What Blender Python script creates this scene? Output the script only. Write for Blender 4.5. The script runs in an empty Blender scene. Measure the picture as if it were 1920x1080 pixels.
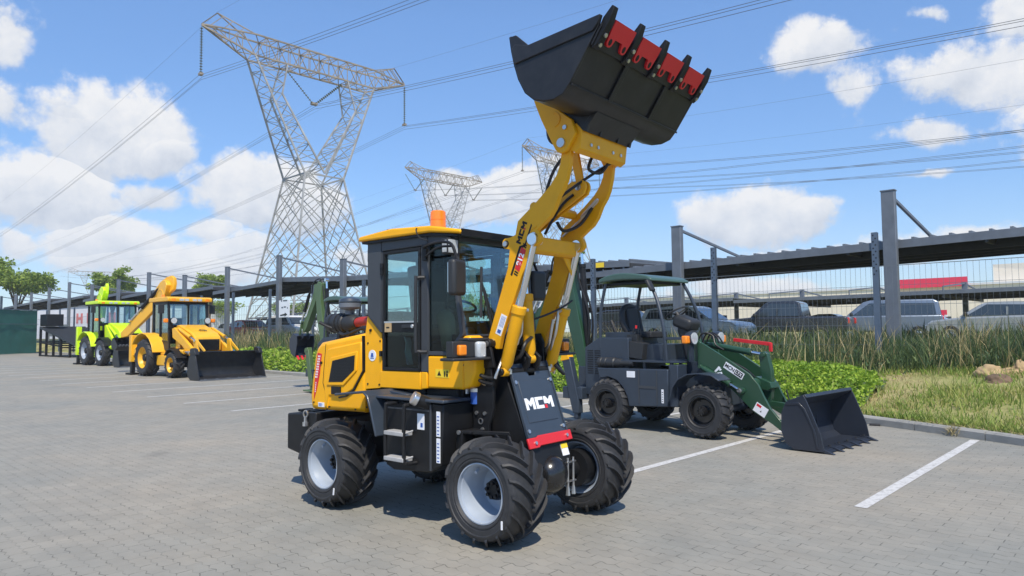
import bpy, bmesh, math, random
from mathutils import Vector, Matrix, noise
random.seed(11)
SC = bpy.context.scene
COL = SC.collection
PI = math.pi
KA, KB = 0.7302, 0.6832          # kerb direction: t axis = (KA,-KB), depth axis = (KB,KA)


def tn(t, n, z=0.0):
    return Vector((KA * t + KB * n, -KB * t + KA * n, z))


# ------------------------------------------------------------------ materials
def new_mat(name):
    m = bpy.data.materials.new(name)
    m.use_nodes = True
    nt = m.node_tree
    return m, nt, nt.nodes['Principled BSDF'], nt.nodes['Material Output']


def N(nt, typ, **kw):
    n = nt.nodes.new(typ)
    for k, v in kw.items():
        if k in n.inputs:
            n.inputs[k].default_value = v
        else:
            setattr(n, k, v)
    return n


def L(nt, a, b):
    nt.links.new(a, b)


def mathn(nt, op, a, b=None, c=None, clamp=False):
    n = nt.nodes.new('ShaderNodeMath')
    n.operation = op
    n.use_clamp = clamp
    for i, v in enumerate((a, b, c)):
        if v is None:
            continue
        if isinstance(v, (int, float)):
            n.inputs[i].default_value = v
        else:
            nt.links.new(v, n.inputs[i])
    return n.outputs[0]


def mat(name, col, rough=.5, metal=0.0, var=.08, scale=6.0, bump=0.0, bscale=40.0, coat=0.0, spec=.5, emit=None, dust=0.0):
    m, nt, b, out = new_mat(name)
    b.inputs['Roughness'].default_value = rough
    b.inputs['Metallic'].default_value = metal
    b.inputs['Specular IOR Level'].default_value = spec
    b.inputs['Coat Weight'].default_value = coat
    b.inputs['Coat Roughness'].default_value = .12
    tc = N(nt, 'ShaderNodeTexCoord')
    n1 = N(nt, 'ShaderNodeTexNoise', Scale=scale, Detail=6.0, Roughness=.6)
    L(nt, tc.outputs['Object'], n1.inputs['Vector'])
    mr = N(nt, 'ShaderNodeMapRange')
    mr.inputs[1].default_value = .3
    mr.inputs[2].default_value = .7
    mr.inputs[3].default_value = 1 - var
    mr.inputs[4].default_value = 1 + var
    L(nt, n1.outputs[0], mr.inputs[0])
    mx = N(nt, 'ShaderNodeVectorMath', operation='SCALE')
    mx.inputs[0].default_value = col[:3]
    L(nt, mr.outputs[0], mx.inputs['Scale'])
    src = mx.outputs[0]
    if dust:
        n2 = N(nt, 'ShaderNodeTexNoise', Scale=scale * 2.3, Detail=8.0, Roughness=.7)
        L(nt, tc.outputs['Object'], n2.inputs['Vector'])
        rr = N(nt, 'ShaderNodeMapRange')
        rr.inputs[1].default_value = .45
        rr.inputs[2].default_value = .75
        rr.inputs[3].default_value = 0
        rr.inputs[4].default_value = dust
        L(nt, n2.outputs[0], rr.inputs[0])
        mm = N(nt, 'ShaderNodeMix', data_type='RGBA')
        L(nt, rr.outputs[0], mm.inputs[0])
        L(nt, src, mm.inputs[6])
        mm.inputs[7].default_value = (.17, .165, .155, 1)
        src = mm.outputs[2]
    L(nt, src, b.inputs['Base Color'])
    r2 = N(nt, 'ShaderNodeMapRange')
    r2.inputs[3].default_value = max(.02, rough - .07)
    r2.inputs[4].default_value = min(1, rough + .09)
    L(nt, n1.outputs[0], r2.inputs[0])
    L(nt, r2.outputs[0], b.inputs['Roughness'])
    if bump:
        nb = N(nt, 'ShaderNodeTexNoise', Scale=bscale, Detail=4.0)
        L(nt, tc.outputs['Object'], nb.inputs['Vector'])
        bp = N(nt, 'ShaderNodeBump', Strength=bump, Distance=.01)
        L(nt, nb.outputs[0], bp.inputs['Height'])
        L(nt, bp.outputs[0], b.inputs['Normal'])
    if emit:
        b.inputs['Emission Color'].default_value = (*col[:3], 1)
        b.inputs['Emission Strength'].default_value = emit
    return m


def glass_mat(name, tint, refl=.10, rough=.02):
    m, nt, b, out = new_mat(name)
    nt.nodes.remove(b)
    tr = N(nt, 'ShaderNodeBsdfTransparent')
    tr.inputs[0].default_value = (*tint, 1)
    gl = N(nt, 'ShaderNodeBsdfGlossy')
    gl.inputs['Roughness'].default_value = rough
    gl.inputs[0].default_value = (.9, .95, 1, 1)
    lw = N(nt, 'ShaderNodeLayerWeight', Blend=.18)
    ad = mathn(nt, 'ADD', mathn(nt, 'MULTIPLY', lw.outputs['Fresnel'], .8), refl, clamp=True)
    mx = N(nt, 'ShaderNodeMixShader')
    L(nt, ad, mx.inputs[0])
    L(nt, tr.outputs[0], mx.inputs[1])
    L(nt, gl.outputs[0], mx.inputs[2])
    L(nt, mx.outputs[0], out.inputs[0])
    return m


M = {}
M['yellow'] = mat('yellow_paint', (.90, .425, .004), .36, var=.04, coat=.08, spec=.3)
M['gold'] = mat('boom_yellow_paint', (.80, .385, .008), .42, var=.06, coat=.03, spec=.3)
M['black'] = mat('black_paint', (.010, .0105, .012), .45, var=.15, scale=4, dust=.03, spec=.3)
M['cabgrey'] = mat('cab_dark_grey_paint', (.045, .05, .058), .45, var=.08)
M['cover'] = mat('dark_blue_grey_paint', (.035, .048, .068), .36, var=.08, coat=.2)
M['bucket'] = mat('bucket_black_paint', (.016, .017, .020), .42, var=.28, scale=3, dust=.08, coat=.05, spec=.4)
M['gbucket'] = mat('bucket_navy_paint', (.02, .026, .04), .40, var=.12, scale=3, coat=.15)
M['rubber'] = mat('tyre_rubber', (.024, .025, .028), .58, var=.25, scale=9, bump=.2, bscale=120, dust=.09)
M['rim'] = mat('rim_grey_white_paint', (.33, .38, .45), .35, var=.05, coat=.2)
M['blackrim'] = mat('rim_black_paint', (.012, .012, .013), .25, var=.1, coat=.3)
M['orangerim'] = mat('rim_orange_paint', (.78, .42, .02), .4, var=.06)
M['silver'] = mat('zinc_steel', (.62, .62, .62), .3, metal=.9, var=.06)
M['chrome'] = mat('chrome_rod', (.75, .77, .8), .12, metal=1.0, var=.03)
M['hose'] = mat('rubber_hose', (.012, .012, .013), .45, var=.1)
M['red'] = mat('red_paint', (.62, .022, .03), .4, var=.06)
M['dullred'] = mat('dull_red_rubber', (.40, .035, .03), .5, var=.1)
M['fadedred'] = mat('faded_red_letter', (.55, .16, .15), .7, var=.15)
M['redsign'] = mat('red_sign', (.7, .03, .08), .5, var=.05)
M['amber'] = mat('amber_lens', (.9, .25, .01), .2, var=.08, coat=.5)
M['beacon'] = mat('beacon_orange', (.95, .23, .01), .25, var=.06, coat=.5)
M['lens'] = mat('headlight_lens', (.46, .50, .53), .08, var=.2, scale=20, coat=1)
M['white'] = mat('white_sticker', (.78, .8, .84), .5, var=.05)
M['whitepaint'] = mat('white_body_paint', (.72, .74, .76), .3, var=.04, coat=.5)
M['yelsticker'] = mat('yellow_sticker', (.85, .6, .03), .5, var=.05)
M['blue'] = mat('blue_part', (.03, .1, .4), .4, var=.1)
M['paleblue'] = mat('pale_blue_plastic', (.38, .6, .75), .5, var=.1)
M['plastic'] = mat('dark_plastic', (.022, .024, .027), .5, var=.1, bump=.06, bscale=150)
M['olive'] = mat('olive_cover', (.34, .35, .25), .7, var=.1)
M['seat'] = mat('seat_vinyl', (.02, .02, .022), .55, var=.1, bump=.1, bscale=60)
M['greyseat'] = mat('grey_cloth', (.16, .15, .15), .8, var=.2)
M['green'] = mat('green_paint', (.019, .064, .034), .36, var=.06, coat=.25)
M['ogreen'] = mat('olive_green_paint', (.075, .13, .05), .42, var=.08, coat=.15)
M['dkgreen'] = mat('canopy_green', (.050, .10, .08), .4, var=.06, coat=.2)
M['navy'] = mat('dark_slate_paint', (.028, .040, .060), .42, var=.1, coat=.1)
M['orange'] = mat('orange_yellow_paint', (.82, .43, .018), .38, var=.05, coat=.2)
M['lime'] = mat('lime_paint', (.58, .82, .01), .4, var=.04, coat=.2)
M['glass'] = glass_mat('cab_glass', (.84, .96, .95), .09)
M['dglass'] = glass_mat('tinted_glass', (.55, .62, .60), .02)
M['cglass'] = mat('car_glass', (.03, .04, .045), .06, var=.1, coat=1)
M['tread'] = mat('grey_cast_tread', (.36, .36, .36), .6, var=.15, scale=12)
M['steel'] = mat('grey_galvanised_steel', (.145, .165, .195), .55, metal=.25, var=.14, scale=3)
M['post'] = mat('blue_grey_steel', (.10, .135, .19), .5, metal=.2, var=.14, scale=4)
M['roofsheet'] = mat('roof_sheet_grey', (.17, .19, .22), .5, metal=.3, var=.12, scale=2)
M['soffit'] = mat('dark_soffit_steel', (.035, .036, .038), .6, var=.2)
M['wire'] = mat('fence_wire', (.16, .18, .20), .5, metal=.3, var=.1)
M['cable'] = mat('cable_aluminium_dark', (.09, .10, .125), .5, var=.05)
M['lattice'] = mat('weathered_galvanised', (.33, .33, .32), .6, metal=.2, var=.3, scale=.6)
M['rust'] = mat('rusty_steel', (.27, .23, .18), .7, var=.35, scale=.8)
M['insul'] = mat('insulator_glass', (.10, .12, .07), .25, var=.2, coat=.5)
M['net'] = mat('green_shade_net', (.02, .13, .105), .75, var=.18, scale=.6, bump=.3, bscale=4)
M['beige'] = mat('cream_render', (.76, .69, .57), .8, var=.06, scale=.4)
M['wallwhite'] = mat('white_cladding', (.62, .63, .66), .7, var=.06, scale=.4)
M['concrete'] = mat('kerb_concrete', (.30, .30, .285), .85, var=.14, scale=3, bump=.4, bscale=60)
M['stone'] = mat('sandstone', (.42, .30, .16), .85, var=.25, scale=5, bump=.6, bscale=18)
M['darkstone'] = mat('brown_earth_clod', (.15, .10, .065), .9, var=.35, scale=9, bump=.8, bscale=25)
M['trunk'] = mat('bark', (.12, .085, .055), .9, var=.3, scale=3, bump=.5, bscale=20)
M['straw'] = mat('dry_straw', (.42, .31, .13), .8, var=.25, scale=3)
M['darkcar'] = mat('dark_grey_car_paint', (.022, .025, .03), .25, var=.05, coat=.8)
M['bluecar'] = mat('silver_blue_car_paint', (.15, .19, .25), .3, metal=.3, var=.04, coat=.6)
M['silvercar'] = mat('silver_car_paint', (.34, .37, .39), .3, metal=.3, var=.04, coat=.6)
M['redcar'] = mat('red_car_paint', (.45, .03, .02), .3, var=.04, coat=.6)
M['tail'] = mat('tail_lamp_red', (.5, .02, .015), .2, var=.05, coat=.5)


def leaf_mat(name, c1, c2, c3, scale=1.5, trans=.25):
    m, nt, b, out = new_mat(name)
    gi = N(nt, 'ShaderNodeNewGeometry')
    tc = N(nt, 'ShaderNodeTexCoord')
    n1 = N(nt, 'ShaderNodeTexNoise', Scale=scale, Detail=5.0)
    L(nt, tc.outputs['Object'], n1.inputs['Vector'])
    ad = mathn(nt, 'ADD', mathn(nt, 'MULTIPLY', gi.outputs['Random Per Island'], .55), mathn(nt, 'MULTIPLY', n1.outputs[0], .62))
    cr = N(nt, 'ShaderNodeValToRGB')
    e = cr.color_ramp.elements
    e[0].position = .25
    e[0].color = (*c1, 1)
    e[1].position = .85
    e[1].color = (*c3, 1)
    k = e.new(.55)
    k.color = (*c2, 1)
    L(nt, ad, cr.inputs[0])
    L(nt, cr.outputs[0], b.inputs['Base Color'])
    b.inputs['Roughness'].default_value = .55
    b.inputs['Specular IOR Level'].default_value = .3
    tl = N(nt, 'ShaderNodeBsdfTranslucent')
    L(nt, cr.outputs[0], tl.inputs[0])
    mx = N(nt, 'ShaderNodeMixShader')
    mx.inputs[0].default_value = trans
    L(nt, b.outputs[0], mx.inputs[1])
    L(nt, tl.outputs[0], mx.inputs[2])
    L(nt, mx.outputs[0], out.inputs[0])
    return m


M['leaf'] = leaf_mat('tree_leaf', (.10, .16, .025), (.22, .32, .05), (.38, .48, .10), .5, .4)
M['cover_leaf'] = leaf_mat('ground_cover_leaf', (.12, .23, .025), (.25, .40, .04), (.42, .54, .075), 1.2, .35)
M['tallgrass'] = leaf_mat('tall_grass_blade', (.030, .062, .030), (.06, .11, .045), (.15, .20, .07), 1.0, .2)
M['drygrass'] = leaf_mat('dry_grass_blade', (.20, .18, .08), (.36, .30, .14), (.52, .43, .23), 1.0, .2)
M['shortgrass'] = leaf_mat('short_grass_blade', (.13, .22, .04), (.23, .33, .06), (.42, .41, .14), .8, .25)


def paver_mat():
    m, nt, b, out = new_mat('grey_block_paving')
    tc = N(nt, 'ShaderNodeTexCoord')
    mp = N(nt, 'ShaderNodeMapping')
    mp.inputs['Rotation'].default_value = (0, 0, .7522)
    L(nt, tc.outputs['Object'], mp.inputs['Vector'])
    sp = N(nt, 'ShaderNodeSeparateXYZ')
    L(nt, mp.outputs[0], sp.inputs[0])
    # zigzag joints: the row coordinate is shifted by a triangle wave
    z1 = mathn(nt, 'PINGPONG', sp.outputs[0], .055)
    yy = mathn(nt, 'ADD', sp.outputs[1], mathn(nt, 'MULTIPLY', z1, .42))
    xx = sp.outputs[0]
    cb = N(nt, 'ShaderNodeCombineXYZ')
    L(nt, xx, cb.inputs[0])
    L(nt, yy, cb.inputs[1])
    nz = N(nt, 'ShaderNodeTexNoise', Scale=9.0, Detail=3.0)
    L(nt, tc.outputs['Object'], nz.inputs['Vector'])
    va = N(nt, 'ShaderNodeVectorMath', operation='MULTIPLY_ADD')
    va.inputs[1].default_value = (.012, .012, 0)
    L(nt, nz.outputs['Color'], va.inputs[0])
    L(nt, cb.outputs[0], va.inputs[2])
    br = N(nt, 'ShaderNodeTexBrick')
    br.offset = .5
    br.inputs['Scale'].default_value = 1.0
    br.inputs['Mortar Size'].default_value = .0045
    br.inputs['Mortar Smooth'].default_value = .4
    br.inputs['Bias'].default_value = 0
    br.inputs['Brick Width'].default_value = .22
    br.inputs['Row Height'].default_value = .11
    br.inputs['Color1'].default_value = (.268, .258, .228, 1)
    br.inputs['Color2'].default_value = (.290, .277, .243, 1)
    br.inputs['Mortar'].default_value = (.236, .226, .198, 1)
    L(nt, va.outputs[0], br.inputs['Vector'])
    # broad stains and tyre-dust tone shifts
    s1 = N(nt, 'ShaderNodeTexNoise', Scale=.35, Detail=7.0, Roughness=.62)
    L(nt, tc.outputs['Object'], s1.inputs['Vector'])
    s2 = N(nt, 'ShaderNodeTexNoise', Scale=2.6, Detail=6.0, Roughness=.65)
    L(nt, tc.outputs['Object'], s2.inputs['Vector'])
    sm = mathn(nt, 'ADD', mathn(nt, 'MULTIPLY', s1.outputs[0], .55), mathn(nt, 'MULTIPLY', s2.outputs[0], .45))
    mr = N(nt, 'ShaderNodeMapRange')
    mr.inputs[1].default_value = .33
    mr.inputs[2].default_value = .67
    mr.inputs[3].default_value = .80
    mr.inputs[4].default_value = 1.12
    L(nt, sm, mr.inputs[0])
    # dark joint gaps where sand has gone
    s3 = N(nt, 'ShaderNodeTexNoise', Scale=7.0, Detail=4.0, Roughness=.7)
    L(nt, tc.outputs['Object'], s3.inputs['Vector'])
    gap = mathn(nt, 'MULTIPLY', br.outputs['Fac'], mathn(nt, 'GREATER_THAN', s3.outputs[0], .53))
    sc = N(nt, 'ShaderNodeVectorMath', operation='SCALE')
    L(nt, br.outputs['Color'], sc.inputs[0])
    L(nt, mathn(nt, 'MULTIPLY', mr.outputs[0], mathn(nt, 'SUBTRACT', 1.0, mathn(nt, 'MULTIPLY', gap, .46))), sc.inputs['Scale'])
    tint = N(nt, 'ShaderNodeMix', data_type='RGBA', blend_type='MULTIPLY')
    tint.inputs[0].default_value = 1.0
    cr = N(nt, 'ShaderNodeValToRGB')
    cr.color_ramp.elements[0].position = .35
    cr.color_ramp.elements[0].color = (.95, 1.0, 1.03, 1)
    cr.color_ramp.elements[1].position = .7
    cr.color_ramp.elements[1].color = (1.06, 1.0, .93, 1)
    L(nt, s1.outputs[0], cr.inputs[0])
    L(nt, sc.outputs[0], tint.inputs[6])
    L(nt, cr.outputs[0], tint.inputs[7])
    # oil drips and rubber marks
    vo = N(nt, 'ShaderNodeTexNoise', Scale=.9, Detail=3.0)
    L(nt, tc.outputs['Object'], vo.inputs['Vector'])
    oil = N(nt, 'ShaderNodeMapRange')
    oil.inputs[1].default_value = .66
    oil.inputs[2].default_value = .78
    oil.inputs[3].default_value = 0
    oil.inputs[4].default_value = .45
    L(nt, vo.outputs[0], oil.inputs[0])
    mo = N(nt, 'ShaderNodeMix', data_type='RGBA')
    L(nt, oil.outputs[0], mo.inputs[0])
    L(nt, tint.outputs[2], mo.inputs[6])
    mo.inputs[7].default_value = (.12, .115, .105, 1)
    L(nt, mo.outputs[2], b.inputs['Base Color'])
    b.inputs['Roughness'].default_value = .8
    b.inputs['Specular IOR Level'].default_value = .35
    h = mathn(nt, 'ADD', mathn(nt, 'MULTIPLY', br.outputs['Fac'], -1.0), mathn(nt, 'MULTIPLY', nz.outputs[0], .25))
    bp = N(nt, 'ShaderNodeBump', Strength=.35, Distance=.006)
    L(nt, h, bp.inputs['Height'])
    L(nt, bp.outputs[0], b.inputs['Normal'])
    return m


M['paver'] = paver_mat()


def line_mat():
    m, nt, b, out = new_mat('worn_white_line')
    tc = N(nt, 'ShaderNodeTexCoord')
    n1 = N(nt, 'ShaderNodeTexNoise', Scale=16.0, Detail=6.0, Roughness=.7)
    L(nt, tc.outputs['Object'], n1.inputs['Vector'])
    cr = N(nt, 'ShaderNodeValToRGB')
    cr.color_ramp.elements[0].position = .30
    cr.color_ramp.elements[0].color = (.28, .27, .255, 1)
    cr.color_ramp.elements[1].position = .52
    cr.color_ramp.elements[1].color = (.54, .54, .53, 1)
    L(nt, n1.outputs[0], cr.inputs[0])
    L(nt, cr.outputs[0], b.inputs['Base Color'])
    b.inputs['Roughness'].default_value = .8
    return m


M['line'] = line_mat()


def soil_mat():
    m, nt, b, out = new_mat('grassy_soil')
    tc = N(nt, 'ShaderNodeTexCoord')
    n1 = N(nt, 'ShaderNodeTexNoise', Scale=.8, Detail=7.0, Roughness=.65)
    L(nt, tc.outputs['Object'], n1.inputs['Vector'])
    n2 = N(nt, 'ShaderNodeTexNoise', Scale=22.0, Detail=5.0, Roughness=.7)
    L(nt, tc.outputs['Object'], n2.inputs['Vector'])
    cr = N(nt, 'ShaderNodeValToRGB')
    e = cr.color_ramp.elements
    e[0].position = .36
    e[0].color = (.17, .20, .05, 1)
    e[1].position = .68
    e[1].color = (.46, .35, .20, 1)
    k = e.new(.52)
    k.color = (.30, .29, .11, 1)
    L(nt, mathn(nt, 'ADD', mathn(nt, 'MULTIPLY', n1.outputs[0], .7), mathn(nt, 'MULTIPLY', n2.outputs[0], .32)), cr.inputs[0])
    L(nt, cr.outputs[0], b.inputs['Base Color'])
    b.inputs['Roughness'].default_value = .95
    bp = N(nt, 'ShaderNodeBump', Strength=.8, Distance=.03)
    L(nt, n2.outputs[0], bp.inputs['Height'])
    L(nt, bp.outputs[0], b.inputs['Normal'])
    return m


M['soil'] = soil_mat()


# ------------------------------------------------------------------ mesh builder
class MB:
    def __init__(self):
        self.v, self.f, self.mi, self.cur = [], [], [], 0
        self.M = None

    def add(self, vs, fs):
        o = len(self.v)
        if self.M is not None:
            vs = [self.M @ Vector(p) for p in vs]
        self.v.extend([tuple(p) for p in vs])
        for f in fs:
            self.f.append(tuple(i + o for i in f))
            self.mi.append(self.cur)
        return self

    def box(self, x0, x1, y0, y1, z0, z1):
        vs = [(x0, y0, z0), (x1, y0, z0), (x1, y1, z0), (x0, y1, z0), (x0, y0, z1), (x1, y0, z1), (x1, y1, z1), (x0, y1, z1)]
        return self.add(vs, [(0, 3, 2, 1), (4, 5, 6, 7), (0, 1, 5, 4), (1, 2, 6, 5), (2, 3, 7, 6), (3, 0, 4, 7)])

    def cbox(self, c, s, R=None):
        vs = []
        for dx, dy, dz in ((-1, -1, -1), (1, -1, -1), (1, 1, -1), (-1, 1, -1), (-1, -1, 1), (1, -1, 1), (1, 1, 1), (-1, 1, 1)):
            p = Vector((dx * s[0] / 2, dy * s[1] / 2, dz * s[2] / 2))
            if R is not None:
                p = R @ p
            vs.append(p + Vector(c))
        return self.add(vs, [(0, 3, 2, 1), (4, 5, 6, 7), (0, 1, 5, 4), (1, 2, 6, 5), (2, 3, 7, 6), (3, 0, 4, 7)])

    def prism(self, pts, y0, y1):
        """polygon of (x,z) extruded along y"""
        n = len(pts)
        a = sum(pts[i][0] * pts[(i + 1) % n][1] - pts[(i + 1) % n][0] * pts[i][1] for i in range(n))
        if a < 0:
            pts = pts[::-1]
        if y0 > y1:
            y0, y1 = y1, y0
        vs = [(p[0], y0, p[1]) for p in pts] + [(p[0], y1, p[1]) for p in pts]
        fs = [tuple(range(n)), tuple(range(2 * n - 1, n - 1, -1))]
        fs += [(i + n, (i + 1) % n + n, (i + 1) % n, i) for i in range(n)]
        return self.add(vs, fs)

    def plate(self, pts, O, X, Y, th):
        """polygon of (a,b) in the frame O,X,Y extruded by th along X x Y"""
        O, X, Y = Vector(O), Vector(X).normalized(), Vector(Y).normalized()
        Z = X.cross(Y)
        n = len(pts)
        a = sum(pts[i][0] * pts[(i + 1) % n][1] - pts[(i + 1) % n][0] * pts[i][1] for i in range(n))
        if a < 0:
            pts = pts[::-1]
        vs = [O + X * p[0] + Y * p[1] for p in pts] + [O + X * p[0] + Y * p[1] + Z * th for p in pts]
        fs = [tuple(range(n - 1, -1, -1)), tuple(range(n, 2 * n))]
        fs += [(i, (i + 1) % n, (i + 1) % n + n, i + n) for i in range(n)]
        return self.add(vs, fs)

    def strip(self, path, y0, y1, th):
        """open (x,z) polyline given thickness th, extruded along y"""
        P = [Vector((p[0], p[1])) for p in path]
        nr = []
        for i in range(len(P)):
            a = P[max(0, i - 1)]
            b = P[min(len(P) - 1, i + 1)]
            d = (b - a).normalized()
            nr.append(Vector((-d.y, d.x)))
        pts = [tuple(p + n * th / 2) for p, n in zip(P, nr)]
        qts = [tuple(p - n * th / 2) for p, n in zip(P, nr)]
        n = len(P)
        vs = []
        for y in (y0, y1):
            vs += [(p[0], y, p[1]) for p in pts] + [(p[0], y, p[1]) for p in qts]
        fs = []
        for i in range(n - 1):
            fs.append((i, i + 1, n + i + 1, n + i))
            o = 2 * n
            fs.append((o + i + 1, o + i, o + n + i, o + n + i + 1))
            fs.append((i + 1, i, o + i, o + i + 1))
            fs.append((n + i, n + i + 1, o + n + i + 1, o + n + i))
        o = 2 * n
        fs.append((0, n, o + n, o))
        fs.append((n - 1, o + n - 1, o + 2 * n - 1, 2 * n - 1))
        return self.add(vs, fs)

    def tube(self, path, r, n=8, closed=False):
        P = [Vector(p) for p in path]
        rr = r if isinstance(r, (list, tuple)) else [r] * len(P)
        vs, fs = [], []
        up = None
        for i, p in enumerate(P):
            a = P[max(0, i - 1)]
            b = P[min(len(P) - 1, i + 1)]
            d = (b - a).normalized()
            if up is None:
                up = Vector((0, 0, 1)) if abs(d.z) < .9 else Vector((1, 0, 0))
            s = d.cross(up).normalized()
            up = s.cross(d).normalized()
            for k in range(n):
                t = 2 * PI * k / n
                vs.append(p + (s * math.cos(t) + up * math.sin(t)) * rr[i])
        for i in range(len(P) - 1):
            for k in range(n):
                k2 = (k + 1) % n
                fs.append((i * n + k, i * n + k2, (i + 1) * n + k2, (i + 1) * n + k))
        fs.append(tuple(range(n - 1, -1, -1)))
        fs.append(tuple(range((len(P) - 1) * n, len(P) * n)))
        return self.add(vs, fs)

    def cyl(self, p0, p1, r0, r1=None, n=20):
        return self.tube([p0, p1], [r0, r0 if r1 is None else r1], n)

    def bar(self, p0, p1, w, h=None):
        """square bar between two points"""
        h = h or w
        a, b = Vector(p0), Vector(p1)
        d = (b - a)
        if d.length < 1e-6:
            return self
        d.normalize()
        up = Vector((0, 0, 1)) if abs(d.z) < .95 else Vector((1, 0, 0))
        s = d.cross(up).normalized() * (w / 2)
        u = s.cross(d).normalized() * (h / 2)
        vs = [a - s - u, a + s - u, a + s + u, a - s + u, b - s - u, b + s - u, b + s + u, b - s + u]
        return self.add(vs, [(0, 3, 2, 1), (4, 5, 6, 7), (0, 1, 5, 4), (1, 2, 6, 5), (2, 3, 7, 6), (3, 0, 4, 7)])

    def lathe(self, prof, O, axis='y', n=32, a0=0, a1=2 * PI):
        """profile of (r, h) turned round an axis through O"""
        full = abs(a1 - a0 - 2 * PI) < 1e-6
        m = n if full else n + 1
        vs, fs = [], []
        for k in range(m):
            t = a0 + (a1 - a0) * k / n
            c, s = math.cos(t), math.sin(t)
            for r, h in prof:
                if axis == 'y':
                    p = (r * c, h, r * s)
                elif axis == 'z':
                    p = (r * c, r * s, h)
                else:
                    p = (h, r * c, r * s)
                vs.append(Vector(p) + Vector(O))
        q = len(prof)
        for k in range(n):
            k2 = (k + 1) % m
            for j in range(q - 1):
                fs.append((k * q + j, k * q + j + 1, k2 * q + j + 1, k2 * q + j))
        return self.add(vs, fs)

    def quad(self, a, b, c, d):
        return self.add([a, b, c, d], [(0, 1, 2, 3)])

    def build(self, name, mats, parent=None, bevel=0.0, seg=2, sharp=35, smooth=True, loc=None, recalc=True):
        me = bpy.data.meshes.new(name)
        me.from_pydata(self.v, [], self.f)
        if not isinstance(mats, (list, tuple)):
            mats = [mats]
        for m_ in mats:
            me.materials.append(m_)
        if len(mats) > 1:
            me.polygons.foreach_set('material_index', self.mi)
        if recalc:
            bm = bmesh.new()
            bm.from_mesh(me)
            bmesh.ops.recalc_face_normals(bm, faces=bm.faces)
            bm.to_mesh(me)
            bm.free()
        if smooth:
            me.shade_smooth()
            me.set_sharp_from_angle(angle=math.radians(sharp))
        me.update()
        o = bpy.data.objects.new(name, me)
        COL.objects.link(o)
        if parent is not None:
            o.parent = parent
        if loc is not None:
            o.location = loc
        if bevel:
            bv = o.modifiers.new('bevel', 'BEVEL')
            bv.width = bevel
            bv.segments = seg
            bv.limit_method = 'ANGLE'
            bv.angle_limit = math.radians(40)
        return o


def tag(o, label=None, cat=None, group=None, kind=None):
    if label:
        o['label'] = label
    if cat:
        o['category'] = cat
    if group:
        o['group'] = group
    if kind:
        o['kind'] = kind
    return o


def thing(name, label, cat, loc=(0, 0, 0), rz=0.0, group=None):
    o = bpy.data.objects.new(name, None)
    o.empty_display_size = .3
    COL.objects.link(o)
    o.location = loc
    o.rotation_euler = (0, 0, rz)
    return tag(o, label, cat, group)


def copy_tree(o, parent=None):
    c = o.copy()
    COL.objects.link(c)
    if parent is not None:
        c.parent = parent
    for ch in list(o.children):
        copy_tree(ch, c)
    return c


def text(s, mt, parent, O, X, Y, size, name='lettering', bold=.0, ext=.0015):
    cu = bpy.data.curves.new(name, 'FONT')
    cu.body = s
    cu.size = size
    cu.extrude = ext
    cu.offset = bold
    cu.align_x = 'CENTER'
    cu.align_y = 'CENTER'
    ob = bpy.data.objects.new(name, cu)
    COL.objects.link(ob)
    bpy.context.view_layer.update()
    dg = bpy.context.evaluated_depsgraph_get()
    me = bpy.data.meshes.new_from_object(ob.evaluated_get(dg))
    bpy.data.objects.remove(ob)
    bpy.data.curves.remove(cu)
    X, Y = Vector(X).normalized(), Vector(Y).normalized()
    Z = X.cross(Y)
    mm = Matrix(((X.x, Y.x, Z.x, O[0]), (X.y, Y.y, Z.y, O[1]), (X.z, Y.z, Z.z, O[2]), (0, 0, 0, 1)))
    me.transform(mm)
    me.materials.clear()
    me.materials.append(mt)
    o = bpy.data.objects.new(name, me)
    COL.objects.link(o)
    o.parent = parent
    return o


LM = [(0, 0), (0, 4), (1.3, 4), (2.5, 2.7), (3.7, 4), (5, 4), (5, 0), (3.6, 0), (3.6, 2.2), (2.5, 1.0), (1.4, 2.2), (1.4, 0)]
LC = [(0, 0), (0, 4), (4.2, 4), (4.2, 2.9), (1.4, 2.9), (1.4, 1.1), (4.2, 1.1), (4.2, 0)]
LM2 = [(0, 1.5), (0, 4), (1.3, 4), (2.5, 2.7), (3.7, 4), (5, 4), (5, 0), (3.6, 0), (3.6, 2.2), (2.5, 1.0), (1.9, 1.5)]
LD = [(-.1, -.1), (-.1, 1.2), (1.25, 1.2), (1.25, -.1)]


def mcm(mt, rt, parent, O, X, Y, w, name='lettering'):
    """the block letters M C M with a small square, w wide, centred on O"""
    k = w / 15.2
    a = MB()
    X, Y = Vector(X).normalized(), Vector(Y).normalized()
    for g, dx, c in ((LM, 0, 0), (LC, 5.5, 0), (LM2, 10.2, 0), (LD, 10.2, 1)):
        a.cur = c
        a.plate([((x + dx - 7.6) * k, (y - 2) * k) for x, y in g], O, X, Y, .0025)
    return a.build(name, [mt, rt], parent, smooth=False)


# ------------------------------------------------------------------ wheels
TYRES = {}


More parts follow.
